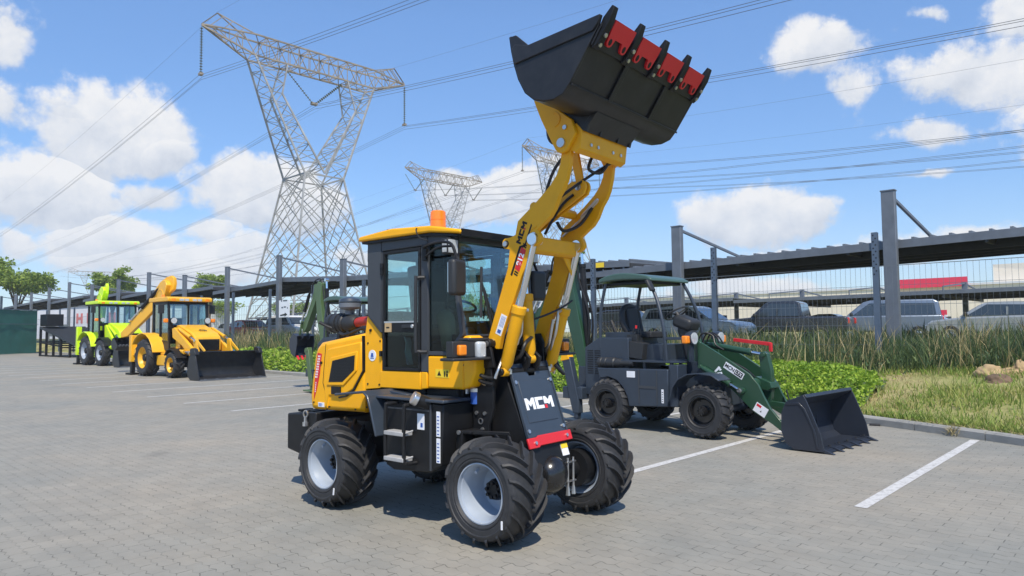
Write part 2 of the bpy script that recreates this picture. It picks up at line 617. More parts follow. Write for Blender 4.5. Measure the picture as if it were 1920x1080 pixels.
def tyre_mesh(R, w, rr, nl, lh, sweep, lw, key):
    if key in TYRES:
        return TYRES[key]
    a = MB()
    h = w / 2
    rc = R - lh
    prof = [(rr, -h * .72), (rr + .012, -h * .86), (rr + .025, -h * .93), (rr + .032, -h * .975), (rr + .042, -h * .975), (rr + .047, -h * .95), (rr + (rc - rr) * .35, -h * .98), (rr + (rc - rr) * .65, -h), (rr + (rc - rr) * .86, -h * .93), (rc - .012, -h * .74), (rc, -h * .4)]
    prof = prof[:-4] + [(prof[-4][0] - .012, prof[-4][1] * .985), (prof[-4][0] - .006, prof[-4][1] * 1.02), (prof[-4][0] + .004, prof[-4][1] * 1.02)] + prof[-3:]
    prof = prof + [(rc + .002, 0)] + [(r, -y) for r, y in prof[::-1]]
    a.lathe(prof, (0, 0, 0), 'y', 64)

    def surf(y):
        for (r0, y0), (r1, y1) in zip(prof, prof[1:]):
            if y0 <= y <= y1 and y1 > y0 and r1 > rc * .75 and r0 > rc * .75:
                return r0 + (r1 - r0) * (y - y0) / (y1 - y0)
        return rc * .97
    for k in range(nl):
        for sg in (-1, 1):
            th0 = 2 * PI * (k + (.5 if sg > 0 else 0)) / nl
            vs, fs = [], []
            ns = 7
            for i in range(ns + 1):
                u = i / ns
                y = sg * h * (.02 + 1.0 * u)
                yc = max(-h * .96, min(h * .96, y))
                if u > .9:
                    r0 = rr + (rc - rr) * .74
                    r1 = rc - .02
                    y = sg * h * 1.03
                    yc = sg * h * .99
                else:
                    r0 = surf(yc) - .006
                    r1 = min(surf(yc) + lh * 1.05, R) if u < .75 else surf(yc) + lh * .85
                th = th0 + sweep * (u ** .85)
                dw = lw / R * (.85 + .3 * u)
                for rad, wd in ((r0, dw * 1.25), (r1, dw * .8)):
                    for e in (-.5, .5):
                        t = th + wd * e
                        vs.append((rad * math.cos(t), yc if rad == r0 else y, rad * math.sin(t)))
            for i in range(ns):
                o = i * 4
                q = o + 4
                fs += [(o + 2, o + 3, q + 3, q + 2), (o, o + 2, q + 2, q), (o + 3, o + 1, q + 1, q + 3)]
            fs += [(0, 1, 3, 2), (ns * 4, ns * 4 + 2, ns * 4 + 3, ns * 4 + 1)]
            a.add(vs, fs)
    o = a.build('tyre', M['rubber'], sharp=40)
    me = o.data
    bpy.data.objects.remove(o)
    TYRES[key] = me
    return me


def wheel(parent, loc, R, w, rr, rimmat, sgn, nl=17, lh=.03, sweep=.42, lw=.04, spin=0.0, deep=.6, mark=False, key=None, hubmat=None):
    """sgn -1: the dished face looks along -y"""
    h = w / 2
    a = MB()
    d = sgn
    yd = d * h * (1 - deep * 1.5)          # disc plane
    a.lathe([(.001, yd + d * .09), (rr * .33, yd + d * .09), (rr * .38, yd + d * .06), (rr * .40, yd - d * .02)], (0, 0, 0), 'y', 20)
    for k in range(8):
        t = 2 * PI * k / 8
        c, s = math.cos(t) * rr * .25, math.sin(t) * rr * .25
        a.cyl((c, yd + d * .08, s), (c, yd + d * .112, s), .014, n=6)
    a.cyl((0, yd, 0), (0, -d * (h + .12), 0), rr * .34, n=16)
    hub = a.build('wheel', hubmat or M['black'], parent, loc=loc)
    hub.rotation_euler = (0, spin, 0)
    b = MB()
    b.lathe([(rr * .36, yd), (rr * .8, yd), (rr * .84, yd + d * .02), (rr * .86, d * h * .45), (rr * .93, d * h * .62), (rr * .97, d * h * .74),
             (rr * 1.05, d * h * .80), (rr * 1.075, d * h * .84), (rr * 1.065, d * h * .89), (rr * 1.02, d * h * .90), (rr * 1.0, d * h * .74)], (0, 0, 0), 'y', 48)
    b.lathe([(rr * .86, d * h * .45), (rr * .88, -d * h * .5), (rr * .97, -d * h * .74), (rr * 1.06, -d * h * .82), (rr * 1.06, -d * h * .89), (rr, -d * h * .86), (rr * .98, -d * h * .7)], (0, 0, 0), 'y', 48)
    t = 2.1
    b.cyl((rr * .82 * math.cos(t), d * h * .5, rr * .82 * math.sin(t)), (rr * .74 * math.cos(t), d * h * .72, rr * .74 * math.sin(t)), .012, n=8)
    b.build('rim', rimmat, hub)
    me = tyre_mesh(R, w, rr, nl, lh, sweep, lw, key or (R, w))
    to = bpy.data.objects.new('tyre', me)
    COL.objects.link(to)
    to.parent = hub
    if mark:
        c = MB()
        for t, rad in ((-.55, R * .76),):
            cc = Vector((rad * math.cos(t), d * (h + .002), rad * math.sin(t)))
            c.plate([(-.006, -.03), (.006, -.03), (.006, .03), (-.006, .03)], cc - Vector((0, .004, 0)), (1, 0, .1), (-.1, 0, 1), .008)
        c.build('paint_mark', M['white'], hub, smooth=False)
    return hub


def ram(parent, p0, p1, ext, r, mt, name='lift_cylinder', eye=True):
    """hydraulic cylinder: barrel from p0, chrome rod to p1; ext = share of the length that is rod"""
    p0, p1 = Vector(p0), Vector(p1)
    q = p0.lerp(p1, 1 - ext)
    a = MB()
    d = (p1 - p0).normalized()
    a.tube([p0, p0.lerp(q, .05), p0.lerp(q, .13), q], [r * .55, r * .62, r, r], 20)
    a.cyl(q - d * r * 1.2, q, r * 1.18)
    a.cyl(p0 - Vector((0, r * .7, 0)), p0 + Vector((0, r * .7, 0)), r * .72)
    o = a.build(name, mt, parent, bevel=.004)
    b = MB()
    b.cyl(q, p1, r * .52)
    b.cyl(p1 - Vector((0, r * .9, 0)), p1 + Vector((0, r * .9, 0)), r * .9)
    b.build('rod', M['chrome'], o)
    return o


def bezier(p0, p1, p2, p3, n=12):
    out = []
    p0, p1, p2, p3 = map(Vector, (p0, p1, p2, p3))
    for i in range(n + 1):
        t = i / n
        out.append(p0 * (1 - t) ** 3 + p1 * 3 * t * (1 - t) ** 2 + p2 * 3 * t * t * (1 - t) + p3 * t ** 3)
    return out


def bolts(a, pts, O, X, Y, r=.014, h=.012):
    O, X, Y = Vector(O), Vector(X).normalized(), Vector(Y).normalized()
    Z = X.cross(Y)
    for p in pts:
        c = O + X * p[0] + Y * p[1]
        a.cyl(c - Z * .004, c + Z * h, r, n=8)


def sep(o, key):
    """split a mesh object into one object per key(island centre)"""
    bm = bmesh.new()
    bm.from_mesh(o.data)
    bm.faces.ensure_lookup_table()
    lab, seen = {}, set()
    for f in bm.faces:
        if f.index in seen:
            continue
        st, isl = [f], []
        seen.add(f.index)
        while st:
            g = st.pop()
            isl.append(g.index)
            for e in g.edges:
                for h in e.link_faces:
                    if h.index not in seen:
                        seen.add(h.index)
                        st.append(h)
        c = Vector((0, 0, 0))
        for i in isl:
            c += bm.faces[i].calc_center_median()
        c /= len(isl)
        lab.setdefault(key(c), set()).update(isl)
    ks = sorted(lab)
    base = o.data.copy()
    for n_, k_ in enumerate(ks):
        b2 = bm.copy()
        b2.faces.ensure_lookup_table()
        bmesh.ops.delete(b2, geom=[f for f in b2.faces if f.index not in lab[k_]], context='FACES')
        me = o.data if n_ == 0 else base.copy()
        b2.to_mesh(me)
        b2.free()
        if n_:
            q = o.copy()
            q.data = me
            COL.objects.link(q)
            for ch in list(o.children):
                pass
    bm.free()
    return o


def sy(o):
    return sep(o, lambda c: c.y > 0)


def each(o):
    """one object per loose piece"""
    return sep(o, lambda c: (round(c.x, 3), round(c.y, 3), round(c.z, 3)))
# ------------------------------------------------------------------ the yellow wheel loader in front
LX, LY, LYAW = -1.2367, 7.158, -.6912


def bez2(pts, n=6):
    """smooth open path through points"""
    P = [Vector(p) for p in pts]
    out = []
    for i in range(len(P) - 1):
        a = P[max(0, i - 1)]
        b, c = P[i], P[i + 1]
        d = P[min(len(P) - 1, i + 2)]
        for k in range(n):
            t = k / n
            out.append(.5 * ((2 * b) + (c - a) * t + (2 * a - 5 * b + 4 * c - d) * t * t + (3 * b - a - 3 * c + d) * t ** 3))
    out.append(P[-1])
    return out


def circ(cx, cz, r, a0, a1, n=8):
    return [(cx + r * math.cos(a0 + (a1 - a0) * i / n), cz + r * math.sin(a0 + (a1 - a0) * i / n)) for i in range(n + 1)]


def wheel_loader():
    T = thing('wheel_loader', 'yellow wheel loader with dark cab, its black bucket with red edge raised high', 'wheel loader', (LX, LY, 0), LYAW)
    # wheels
    for (x, y, sp) in ((1.943, -.636, .1), (0, -.636, .23), (1.943, .636, .0), (0, .636, .3)):
        wheel(T, (x, y, .402), .402, .39, .212, M['rim'], -1 if y < 0 else 1, 18, .038, .52, .025, spin=sp, deep=.9, mark=True, key='agri')
    # chassis
    a = MB()
    a.box(-.55, .95, -.30, .30, .42, .74)
    a.box(.95, 1.52, -.16, .16, .42, .62)
    a.box(.95, 1.52, -.16, .16, .78, .95)
    a.cyl((0, -.5, .402), (0, .5, .402), .085)
    a.box(.2, .95, -.42, .42, .74, 1.10)
    a.box(.95, 1.40, -.40, .40, .86, 1.11)
    for y in (-.12, .1, .22):
        a.tube(bezier((.9, y, .7), (1.1, y - .2, .72), (1.3, y - .25, .55), (1.56, y - .05, .68)), .018)
    for y in (-.34, -.38):
        a.tube(bezier((.95, y, .82), (1.1, y, .75), (1.3, y, .86), (1.5, y + .1, .8)), .012)
    a.build('chassis', M['black'], T, bevel=.006)
    a = MB()
    a.cyl((1.943, -.5, .402), (1.943, .5, .402), .075)
    a.cyl((1.943, -.53, .402), (1.943, -.40, .402), .16)
    a.cyl((1.943, .40, .402), (1.943, .53, .402), .16)
    fa = a.build('front_axle', M['black'], T)
    a = MB()
    a.lathe([(.001, .13), (.06, .125), (.11, .10), (.145, .05), (.155, 0), (.155, -.05), (.12, -.10), (.001, -.12)], (2.0, 0, .425), 'x', 28)
    a.lathe([(.155, -.012), (.172, -.012), (.172, .012), (.155, .012)], (1.985, 0, .425), 'x', 28)
    a.build('differential_housing', M['blackrim'], fa)
    a = MB()
    for dz in (0, .16):
        a.box(2.02, 2.05, .17, .30, .49 - dz, .50 - dz)
    for y in (.195, .275):
        a.cyl((2.035, y, .26), (2.035, y, .53), .010, n=8)
        a.cyl((2.035, y, .22), (2.035, y, .29), .02, .012, n=8)
    a.build('brake_bracket', M['silver'], T)
    # counterweight
    a = MB()
    a.prism([(-1.05, .40), (-1.05, .765), (-.55, .80), (-.55, .5), (-.80, .36)], -.50, .50)
    cw = a.build('counterweight', M['black'], T, bevel=.015)
    a = MB()
    for x in (-.98, -.86, -.76):
        a.box(x - .03, x + .03, -.40, -.25, .776, .80)
    a.build('lashing_plate', M['black'], cw, bevel=.004)
    a = MB()
    a.lathe([(.028, -.006), (.04, -.006), (.04, .006), (.028, .006), (.028, -.006)], (-.70, -.515, .78), 'y', 14)
    a.cyl((-.70, -.515, .70), (-.70, -.515, .75), .018, n=8)
    a.cyl((-.70, -.515, .66), (-.70, -.515, .70), .032, n=8)
    a.build('tow_pin', M['silver'], cw)
    # hood
    a = MB()
    a.prism([(-.68, .825), (-.70, .96), (-.665, 1.18), (-.625, 1.38), (-.585, 1.455), (-.52, 1.505), (.19, 1.60), (.19, .845)], -.47, .47)
    hood = a.build('hood', M['yellow'], T, bevel=.045, seg=3)
    a = MB()
    a.prism([(.193, .845), (.193, 1.60), (.225, 1.755), (.40, 1.605), (.43, 1.59), (.43, 1.09), (.20, 1.07)], -.474, -.43)
    a.prism([(.193, .845), (.193, 1.60), (.225, 1.755), (.40, 1.605), (.43, 1.59), (.43, 1.09), (.20, 1.07)], .43, .474)
    a.prism([(.20, 1.1), (.20, 1.60), (.25, 1.60), (.25, 1.1)], -.43, .43)
    a.build('side_panel', M['yellow'], T, bevel=.012)
    a = MB()          # raised access door and seams
    a.prism([(-.40, .845), (-.45, 1.10), (-.385, 1.44), (.14, 1.515), (.155, 1.24), (.02, 1.06), (-.09, 1.01), (-.36, .98)], -.484, -.46)
    dr = a.build('access_door', M['yellow'], hood, bevel=.012)
    g = [(-.285, 1.325), (.065, 1.385), (.055, 1.245), (-.125, 1.125), (-.345, 1.115)]
    a = MB()
    a.prism([(-.32, 1.355), (.10, 1.425), (.085, 1.235), (-.11, 1.09), (-.385, 1.08)], -.496, -.48)
    a.build('grille_bezel', M['yellow'], hood, bevel=.012)
    a = MB()
    a.prism(g, -.4985, -.49)
    for k in range(7):
        z = 1.15 + k * .03
        a.prism([(-.30 + .012 * k, z), (-.10 + .03 * k if k < 5 else .05, z), (-.10 + .03 * k if k < 5 else .05, z + .006), (-.30 + .012 * k, z + .006)], -.501, -.497)
    a.build('grille', M['black'], hood, smooth=False)
    a = MB()
    a.strip([(.165, 1.57), (.172, 1.24), (.03, 1.055), (-.09, .99), (-.20, .97)], -.4865, -.46, .016)
    a.strip([(-.43, 1.485), (-.475, 1.10), (-.41, .96), (-.41, .835)], -.4725, -.46, .006)
    a.box(-.30, -.16, -.5005, -.47, 1.0, 1.075)
    a.build('seam', M['black'], hood, smooth=False)
    a = MB()
    a.cur = 0
    a.prism([(-.565, 1.40), (-.495, 1.39), (-.525, 1.19), (-.575, 1.03), (-.625, .92), (-.615, 1.1)], -.4735, -.46)
    a.cur = 1
    for k in range(9):
        z = 1.355 - k * .026
        for j in range(2):
            x = -.553 - k * .006 + j * .022
            a.box(x, x + .013, -.4755, -.472, z, z + .017)
    for k in range(5):
        z = 1.09 - k * .022
        a.box(-.592 - k * .003, -.582 - k * .003, -.4755, -.472, z, z + .014)
    a.build('red_decal', [M['red'], M['white']], hood, smooth=False)
    a = MB()
    a.cur = 0
    a.box(-.55, -.45, -.473, -.46, .86, .905)
    a.cur = 1
    for k in range(3):
        a.box(-.54, -.54 + .05 + .012 * (k % 2), -.4745, -.472, .868 + k * .011, .873 + k * .011)
    a.build('data_plate', [M['white'], M['blue']], hood, smooth=False)
    a = MB()
    a.cyl((.30, -.470, 1.385), (.30, -.478, 1.385), .052, n=28)
    rd = a.build('round_sticker', M['white'], hood)
    a = MB()
    a.plate([(-.02, -.02), (.02, -.02), (.012, .02), (0, .012), (-.012, .02)], (.30, -.478, 1.392), (1, 0, 0), (0, 0, 1), .003)
    a.plate([(-.025, -.034), (.025, -.034), (.025, -.028), (-.025, -.028)], (.30, -.478, 1.392), (1, 0, 0), (0, 0, 1), .003)
    a.build('round_sticker_print', M['blue'], hood, smooth=False)
    a = MB()
    for (x, z) in ((.235, 1.12), (.40, 1.12), (.235, 1.50), (.41, 1.52), (.22, .90), (-.62, .90), (-.62, 1.22), (-.36, .87), (.05, .87)):
        a.cyl((x, -.472, z), (x, -.480, z), .009, n=8)
    each(a.build('panel_bolt', M['black'], hood))
    a = MB()
    a.cyl((-.50, -.468, 1.30), (-.50, -.482, 1.30), .014, n=10)
    a.cyl((.275, -.47, 1.62), (.275, -.485, 1.62), .014, n=10)
    a.box(.425, .45, -.50, -.46, 1.38, 1.43)
    a.build('latch', M['black'], hood)
    # air cleaner on the hood
    a = MB()
    a.lathe([(.001, -.26), (.09, -.26), (.10, -.24), (.10, -.10), (.108, -.10), (.108, -.07), (.10, -.07), (.10, .02), (.088, .03), (.088, .16), (.06, .20), (.001, .20)], (-.60, -.10, 1.70), 'x', 28)
    a.box(-.70, -.66, -.14, -.06, 1.48, 1.64)
    a.box(-.54, -.50, -.14, -.06, 1.54, 1.64)
    for dx in (-.18, -.02):
        a.lathe([(.10, -.01), (.105, -.01), (.105, .01), (.10, .01)], (-.60 + dx, -.10, 1.70), 'x', 24)
    ac = a.build('air_cleaner', M['plastic'], T)
    a = MB()
    a.tube(bez2([(-.42, -.10, 1.70), (-.30, -.11, 1.715), (-.10, -.13, 1.71), (.03, -.13, 1.68), (.2, -.12, 1.66)]), .048, 14)
    a.build('red_intake_hose', M['dullred'], ac)
    a = MB()
    a.lathe([(.001, .0), (.05, .0), (.05, .05), (.10, .055), (.115, .075), (.115, .12), (.10, .125), (.001, .125)], (-.53, -.10, 1.79), 'z', 24)
    a.cur = 1
    a.lathe([(.118, .125), (.118, .14), (.10, .165), (.05, .182), (.001, .186)], (-.53, -.10, 1.79), 'z', 24)
    a.build('pre_cleaner', [M['steel'], M['cover']], ac)
    a = MB()
    a.tube(bez2([(-.60, -.1, 1.60), (-.75, -.2, 1.66), (-.85, -.25, 1.71)]), .018, 8)
    a.tube(bez2([(-.5, -.25, 1.6), (-.35, -.28, 1.58), (-.2, -.2, 1.64), (-.05, -.2, 1.60)]), .016, 8)
    a.build('hose', M['hose'], ac)

    # cab
    a = MB()
    for s in (-1, 1):
        y0, y1 = s * .455, s * .50
        a.prism([(.256, 2.45), (.47, 2.45), (.47, 1.60), (.438, 1.60), (.256, 1.757)], y0, y1)
        a.prism([(.47, 2.45), (1.40, 2.45), (1.40, 2.365), (.97, 2.352), (.47, 2.345)], y0, y1)
        a.prism([(.985, 2.352), (1.075, 2.355), (1.075, 1.255), (.985, 1.255)], y0, y1)
        a.prism([(1.075, 1.435), (1.075, 1.40), (1.318, 1.40), (1.49, 1.575), (1.465, 1.60), (1.305, 1.435)], y0, y1)
        a.prism([(1.34, 2.37), (1.405, 2.37), (1.432, 1.9), (1.49, 1.577), (1.45, 1.58), (1.40, 1.88)], y0, y1)
    a.box(1.365, 1.41, -.455, .455, 2.365, 2.45)
    a.box(1.42, 1.49, -.455, .455, 1.2, 1.575)
    a.box(.258, .30, -.455, .455, 1.2, 1.80)
    a.box(.258, .30, -.455, .455, 2.30, 2.45)
    a.box(.30, 1.42, -.455, .455, 1.2, 1.27)
    a.box(.30, 1.37, -.455, .455, 2.40, 2.45)
    cab = a.build('cab_frame', M['cabgrey'], T, bevel=.006)
    a = MB()
    a.prism([(.468, 2.44), (1.07, 2.44), (1.07, 2.36), (.975, 2.36), (.468, 2.35)], -.505, -.50)
    a.prism([(.262, 2.44), (.455, 2.44), (.455, 1.62), (.262, 1.77)], -.505, -.50)
    a.build('trim_panel', M['cabgrey'], cab, bevel=.002)
    a = MB()
    for s in (-1, 1):
        a.prism([(1.077, 2.352), (1.077, 1.437), (1.304, 1.437), (1.448, 1.585), (1.40, 1.88), (1.338, 2.368)], s * .474, s * .480)
    sy(a.build('quarter_window', M['dglass'], cab, smooth=False))
    a = MB()
    a.prism([(1.385, 2.366), (1.392, 2.366), (1.424, 1.9), (1.472, 1.576), (1.462, 1.576), (1.415, 1.9)], -.455, .455)
    a.build('windscreen', M['glass'], cab, smooth=False)
    a = MB()
    a.box(.272, .280, -.455, .455, 1.80, 2.30)
    a.build('rear_window', M['glass'], cab, smooth=False)
    a = MB()
    a.tube([(1.485, -.12, 1.60), (1.45, -.22, 2.02)], .010, 6)
    a.tube([(1.465, -.25, 1.72), (1.428, -.20, 2.16)], .012, 6)
    a.tube([(1.495, -.08, 1.60), (1.455, -.20, 1.98)], .008, 6)
    a.build('wiper', M['plastic'], cab)
    # doors on both sides
    for s in (-1, 1):
        a = MB()
        y0, y1 = s * .46, s * .506
        a.prism([(.475, 2.34), (.98, 2.346), (.98, 2.318), (.505, 2.312), (.505, 1.275), (.475, 1.275)], y0, y1)
        a.prism([(.952, 2.32), (.98, 2.32), (.98, 1.262), (.952, 1.262)], y0, y1)
        a.prism([(.505, 1.69), (.952, 1.69), (.952, 1.60), (.505, 1.60)], y0, y1)
        a.prism([(.475, 1.285), (.98, 1.285), (.98, 1.258), (.475, 1.258)], y0, y1)
        door = a.build('door', M['black'], T, bevel=.004)
        a = MB()
        a.prism([(.505, 2.313), (.952, 2.318), (.952, 1.69), (.505, 1.69)], s * .480, s * .486)
        a.build('door_window', M['glass'], door, smooth=False)
        a = MB()
        a.prism([(.505, 1.60), (.952, 1.60), (.952, 1.285), (.505, 1.285)], s * .480, s * .486)
        a.build('lower_window', M['dglass'], door, smooth=False)
        a = MB()
        a.box(.505, .952, min(s * .507, s * .510), max(s * .507, s * .510), 1.685, 1.70)
        a.build('door_trim', M['silver'], door, smooth=False)
        a = MB()
        a.cbox((.84, s * .515, 1.652), (.16, .018, .03))
        a.cur = 1
        a.cyl((.90, s * .52, 1.652), (.90, s * .53, 1.652), .018, n=12)
        a.build('door_handle', [M['plastic'], M['silver']], door, bevel=.003)
        a = MB()
        a.tube(bez2([(1.03, s * .50, 2.075), (.99, s * .545, 2.07), (.985, s * .56, 2.03), (.985, s * .56, 1.48), (1.0, s * .545, 1.435), (1.06, s * .50, 1.43)], 5), .016, 10)
        a.build('grab_handle', M['plastic'], door)
        a = MB()
        for z in (2.16, 2.2):
            a.cbox((.475, s * .512, z), (.035, .02, .07))
        a.build('hinge', M['black'], door, bevel=.003)
        if s < 0:
            a = MB()
            a.box(.515, .605, -.511, -.5, 1.602, 1.685)
            a.cur = 1
            a.box(.54, .58, -.514, -.51, 1.638, 1.65)
            a.build('door_latch_plate', [M['stone'], M['black']], door, smooth=False)
    # roof
    a = MB()
    a.prism([(.18, 2.455), (.20, 2.50), (.65, 2.535), (1.15, 2.512), (1.52, 2.445), (1.52, 2.41), (1.15, 2.455)], -.56, .56)
    roof = a.build('roof', M['yellow'], T, bevel=.016, seg=3)
    a = MB()
    a.prism([(.21, 2.45), (1.15, 2.45), (1.49, 2.405), (1.46, 2.395), (1.1, 2.43), (.22, 2.43)], -.535, .535)
    a.box(1.515, 1.528, -.545, .555, 2.395, 2.452)
    a.build('roof_lining', M['black'], roof)
    a = MB()
    a.tube(bez2([(.35, -.35, 2.52), (.35, -.35, 2.56), (.38, -.35, 2.57), (.40, -.35, 2.52)]), .006, 6)
    a.tube(bez2([(.90, -.26, 2.53), (.96, -.40, 2.525), (1.0, -.565, 2.50), (1.04, -.57, 2.42), (1.1, -.52, 2.39)]), .006, 6)
    a.build('roof_cable', M['hose'], roof)
    a = MB()
    a.lathe([(.001, .165), (.06, .165), (.070, .155), (.073, .10), (.073, .08), (.07, .08), (.073, .06), (.073, .015), (.078, .01), (.078, 0)], (.895, -.20, 2.545), 'z', 28)
    a.cur = 1
    a.lathe([(.085, .0), (.085, -.03), (.05, -.035)], (.895, -.20, 2.545), 'z', 24)
    a.build('beacon', [M['beacon'], M['plastic']], T)
    # work lights under the roof
    for s in (-1, 1):
        a = MB()
        a.cbox((1.39, s * .55, 2.31), (.07, .125, .13))
        a.tube([(1.33, s * .50, 2.41), (1.39, s * .55, 2.37)], .012, 8)
        w = a.build('work_light', M['plastic'], T, bevel=.01)
        a = MB()
        a.cbox((1.428, s * .55, 2.31), (.008, .108, .112))
        a.cbox((1.39, s * .614, 2.31), (.05, .006, .10))
        a.build('work_light_lens', M['lens'], w, bevel=.003)
        a = MB()
        a.cbox((.235, s * .42, 2.33), (.05, .10, .13))
        a.build('rear_work_light', M['plastic'], T, bevel=.01)
        # mirrors
        mx, my = (1.637, -.72) if s < 0 else (1.41, .62)
        a = MB()
        a.cbox((mx, my, 2.03), (.075, .18, .285), Matrix.Rotation(s * -.18, 3, 'Z'))
        mo = a.build('mirror', M['plastic'], T, bevel=.028, seg=3)
        a = MB()
        a.cbox((mx - .04, my + s * .006, 2.03), (.006, .14, .235), Matrix.Rotation(s * -.18, 3, 'Z'))
        a.build('mirror_glass', M['chrome'], mo)
        a = MB()
        a.tube(bez2([(1.05, s * .505, 2.335), (1.10, s * .56, 2.335), (1.40, my - s * .02, 2.335), (mx - .06, my, 2.30), (mx, my, 2.16)], 5), .013, 8)
        a.tube(bez2([(1.05, s * .505, 2.255), (1.12, s * .56, 2.255), (1.40, my - s * .02, 2.29), (mx - .06, my, 2.285)], 5), .010, 8)
        a.box(1.03, 1.08, min(s * .50, s * .53), max(s * .50, s * .53), 2.22, 2.36)
        a.build('mirror_arm', M['black'], mo)
    # interior
    a = MB()
    a.box(.55, .98, -.22, .22, 1.52, 1.64)
    a.cbox((.56, 0, 1.92), (.12, .42, .62), Matrix.Rotation(-.12, 3, 'Y'))
    a.cbox((.52, 0, 2.25), (.09, .22, .14), Matrix.Rotation(-.12, 3, 'Y'))
    a.box(.6, .95, -.15, .15, 1.27, 1.52)
    a.box(.55, .85, -.34, -.26, 1.55, 1.78)
    a.build('operator_seat', M['seat'], T, bevel=.03, seg=3)
    a = MB()
    a.cbox((.62, -.02, 1.78), (.05, .34, .22), Matrix.Rotation(-.12, 3, 'Y'))
    a.cur = 1
    a.strip([(.56, 1.60), (.60, 1.50), (.59, 1.42), (.62, 1.30)], -.33, -.26, .01)
    a.build('seat_cover', [M['greyseat'], M['paleblue']], T)
    a = MB()
    a.tube(bez2([(1.12, -.27, 1.26), (1.10, -.27, 1.45), (1.08, -.28, 1.68), (1.02, -.28, 1.76)]), [.045, .05, .055, .055, .06, .06, .065, .065, .07, .07, .075, .075, .08, .08, .08, .075, .07, .06, .045][:19], 14)
    a.build('steering_column', M['olive'], T)
    a = MB()
    pts = [(1.10 + .17 * .35 * math.cos(t), .17 * math.sin(t) - .10, 1.83 + .17 * .9 * -math.cos(t) * .35) for t in [2 * PI * k / 24 for k in range(25)]]
    a.tube(pts, .013, 8)
    a.box(1.30, 1.42, -.44, .44, 1.27, 1.58)
    a.box(.32, 1.36, .28, .44, 1.27, 1.70)  # console box, stretched to block light through the far lower window
    for y in (.3, .36, .41):
        a.tube([(1.0, y, 1.72), (1.03, y, 1.92)], .008, 6)
        a.cyl((1.03, y, 1.9), (1.035, y, 1.96), .018, n=8)
    a.build('dashboard', M['plastic'], T, bevel=.006)
    a = MB()
    a.box(.302, .31, -.44, .44, 1.27, 1.8)
    a.cur = 1
    a.box(.35, .62, .05, .3, 1.27, 1.5)
    a.build('cab_rear_lining', [M['greyseat'], M['orange']], T)

    # yellow skirts and front cowl
    a = MB()
    for s in (-1, 1):
        a.prism([(.435, 1.25), (.435, 1.095), (.978, 1.10), (.978, 1.255)], s * .44, s * .50)
        a.prism([(.986, 1.255), (.986, 1.105), (1.06, 1.115), (1.06, 1.255)], s * .44, s * .50)
    each(a.build('side_skirt', M['yellow'], T, bevel=.008))
    a = MB()
    a.prism([(1.07, 1.395), (1.325, 1.395), (1.495, 1.565), (1.495, 1.125), (1.07, 1.118)], -.502, .502)
    for s in (-1, 1):
        a.prism([(1.49, 1.565), (1.56, 1.57), (1.62, 1.47), (1.625, 1.27), (1.57, 1.15), (1.49, 1.125)], s * .345, s * .502)
    cowl = a.build('front_cowl', M['yellow'], T, bevel=.018, seg=3)
    a = MB()
    a.cur = 0
    a.box(1.17, 1.33, -.505, -.5, 1.215, 1.285)
    a.cur = 1
    a.plate([(-.022, -.018), (.022, -.018), (0, .022)], (1.215, -.505, 1.25), (1, 0, 0), (0, 0, 1), .002)
    a.box(1.275, 1.285, -.5075, -.504, 1.225, 1.27)
    a.box(1.30, 1.318, -.5075, -.504, 1.225, 1.25)
    a.box(1.302, 1.316, -.5075, -.504, 1.255, 1.275)
    a.build('warning_sticker', [M['yelsticker'], M['black']], cowl, smooth=False)
    # headlights
    for s in (-1, 1):
        a = MB()
        a.box(1.58, 1.655, min(s * .40, s * .79), max(s * .40, s * .79), 1.395, 1.525)
        a.box(1.55, 1.70, min(s * .36, s * .83), max(s * .36, s * .83), 1.372, 1.395)
        a.box(1.55, 1.66, min(s * .36, s * .62), max(s * .36, s * .62), 1.525, 1.55)
        hl = a.build('lamp_housing', M['plastic'], T, bevel=.008)
        a = MB()
        a.cbox((1.665, s * .70, 1.455), (.045, .085, .085))
        a.build('turn_signal', M['amber'], hl, bevel=.014, seg=3)
        a = MB()
        a.cbox((1.672, s * .49, 1.452), (.06, .105, .14))
        a.build('headlight', M['lens'], hl, bevel=.025, seg=3)

    # fenders, steps, tool boxes
    for s in (-1, 1):
        a = MB()
        a.strip([(.20, 1.045), (.40, 1.065), (.60, 1.085), (.655, 1.05), (.70, .94), (.775, .72)], s * .42, s * .83, .022)
        a.prism([(.60, 1.085), (.655, 1.05), (.70, .94), (.775, .72), (.86, .72), (.86, 1.06)], s * .42, s * .55)
        a.box(.62, 1.5, min(s * .42, s * .74), max(s * .42, s * .74), 1.03, 1.055)
        a.build('mudguard', M['cover'] if s < 0 else M['black'], T, bevel=.008)
        a = MB()
        a.prism([(.76, .47), (.86, .435), (1.30, .46), (1.44, .53), (1.46, 1.02), (.76, 1.02)], s * .30, s * .70)
        tb = a.build('tool_box', M['black'], T, bevel=.012)
        a = MB()
        a.prism([(1.31, .48), (1.33, .48), (1.33, 1.01), (1.31, 1.01)], s * .70, s * .71)
        a.prism([(.78, .95), (1.30, .95), (1.30, .965), (.78, .965)], s * .70, s * .705)
        a.build('tool_box_seam', M['cabgrey'], tb, smooth=False)
        a = MB()
        for x in (.885, 1.115):
            a.tube(bez2([(x + .03, s * .70, 1.0), (x + .01, s * .79, 1.0), (x, s * .81, .96), (x, s * .81, .58), (x + .01, s * .79, .53), (x + .03, s * .70, .525)], 5), .016, 10)
        st = a.build('step_ladder', M['black'], T)
        a = MB()
        for z in (.765, .555):
            a.cbox((1.0, s * .775, z), (.24, .11, .035))
            a.bar((1.10, s * .82, z), (1.17, s * .76, z + .03), .015)
        a.build('step_tread', M['tread'], st, bevel=.006)
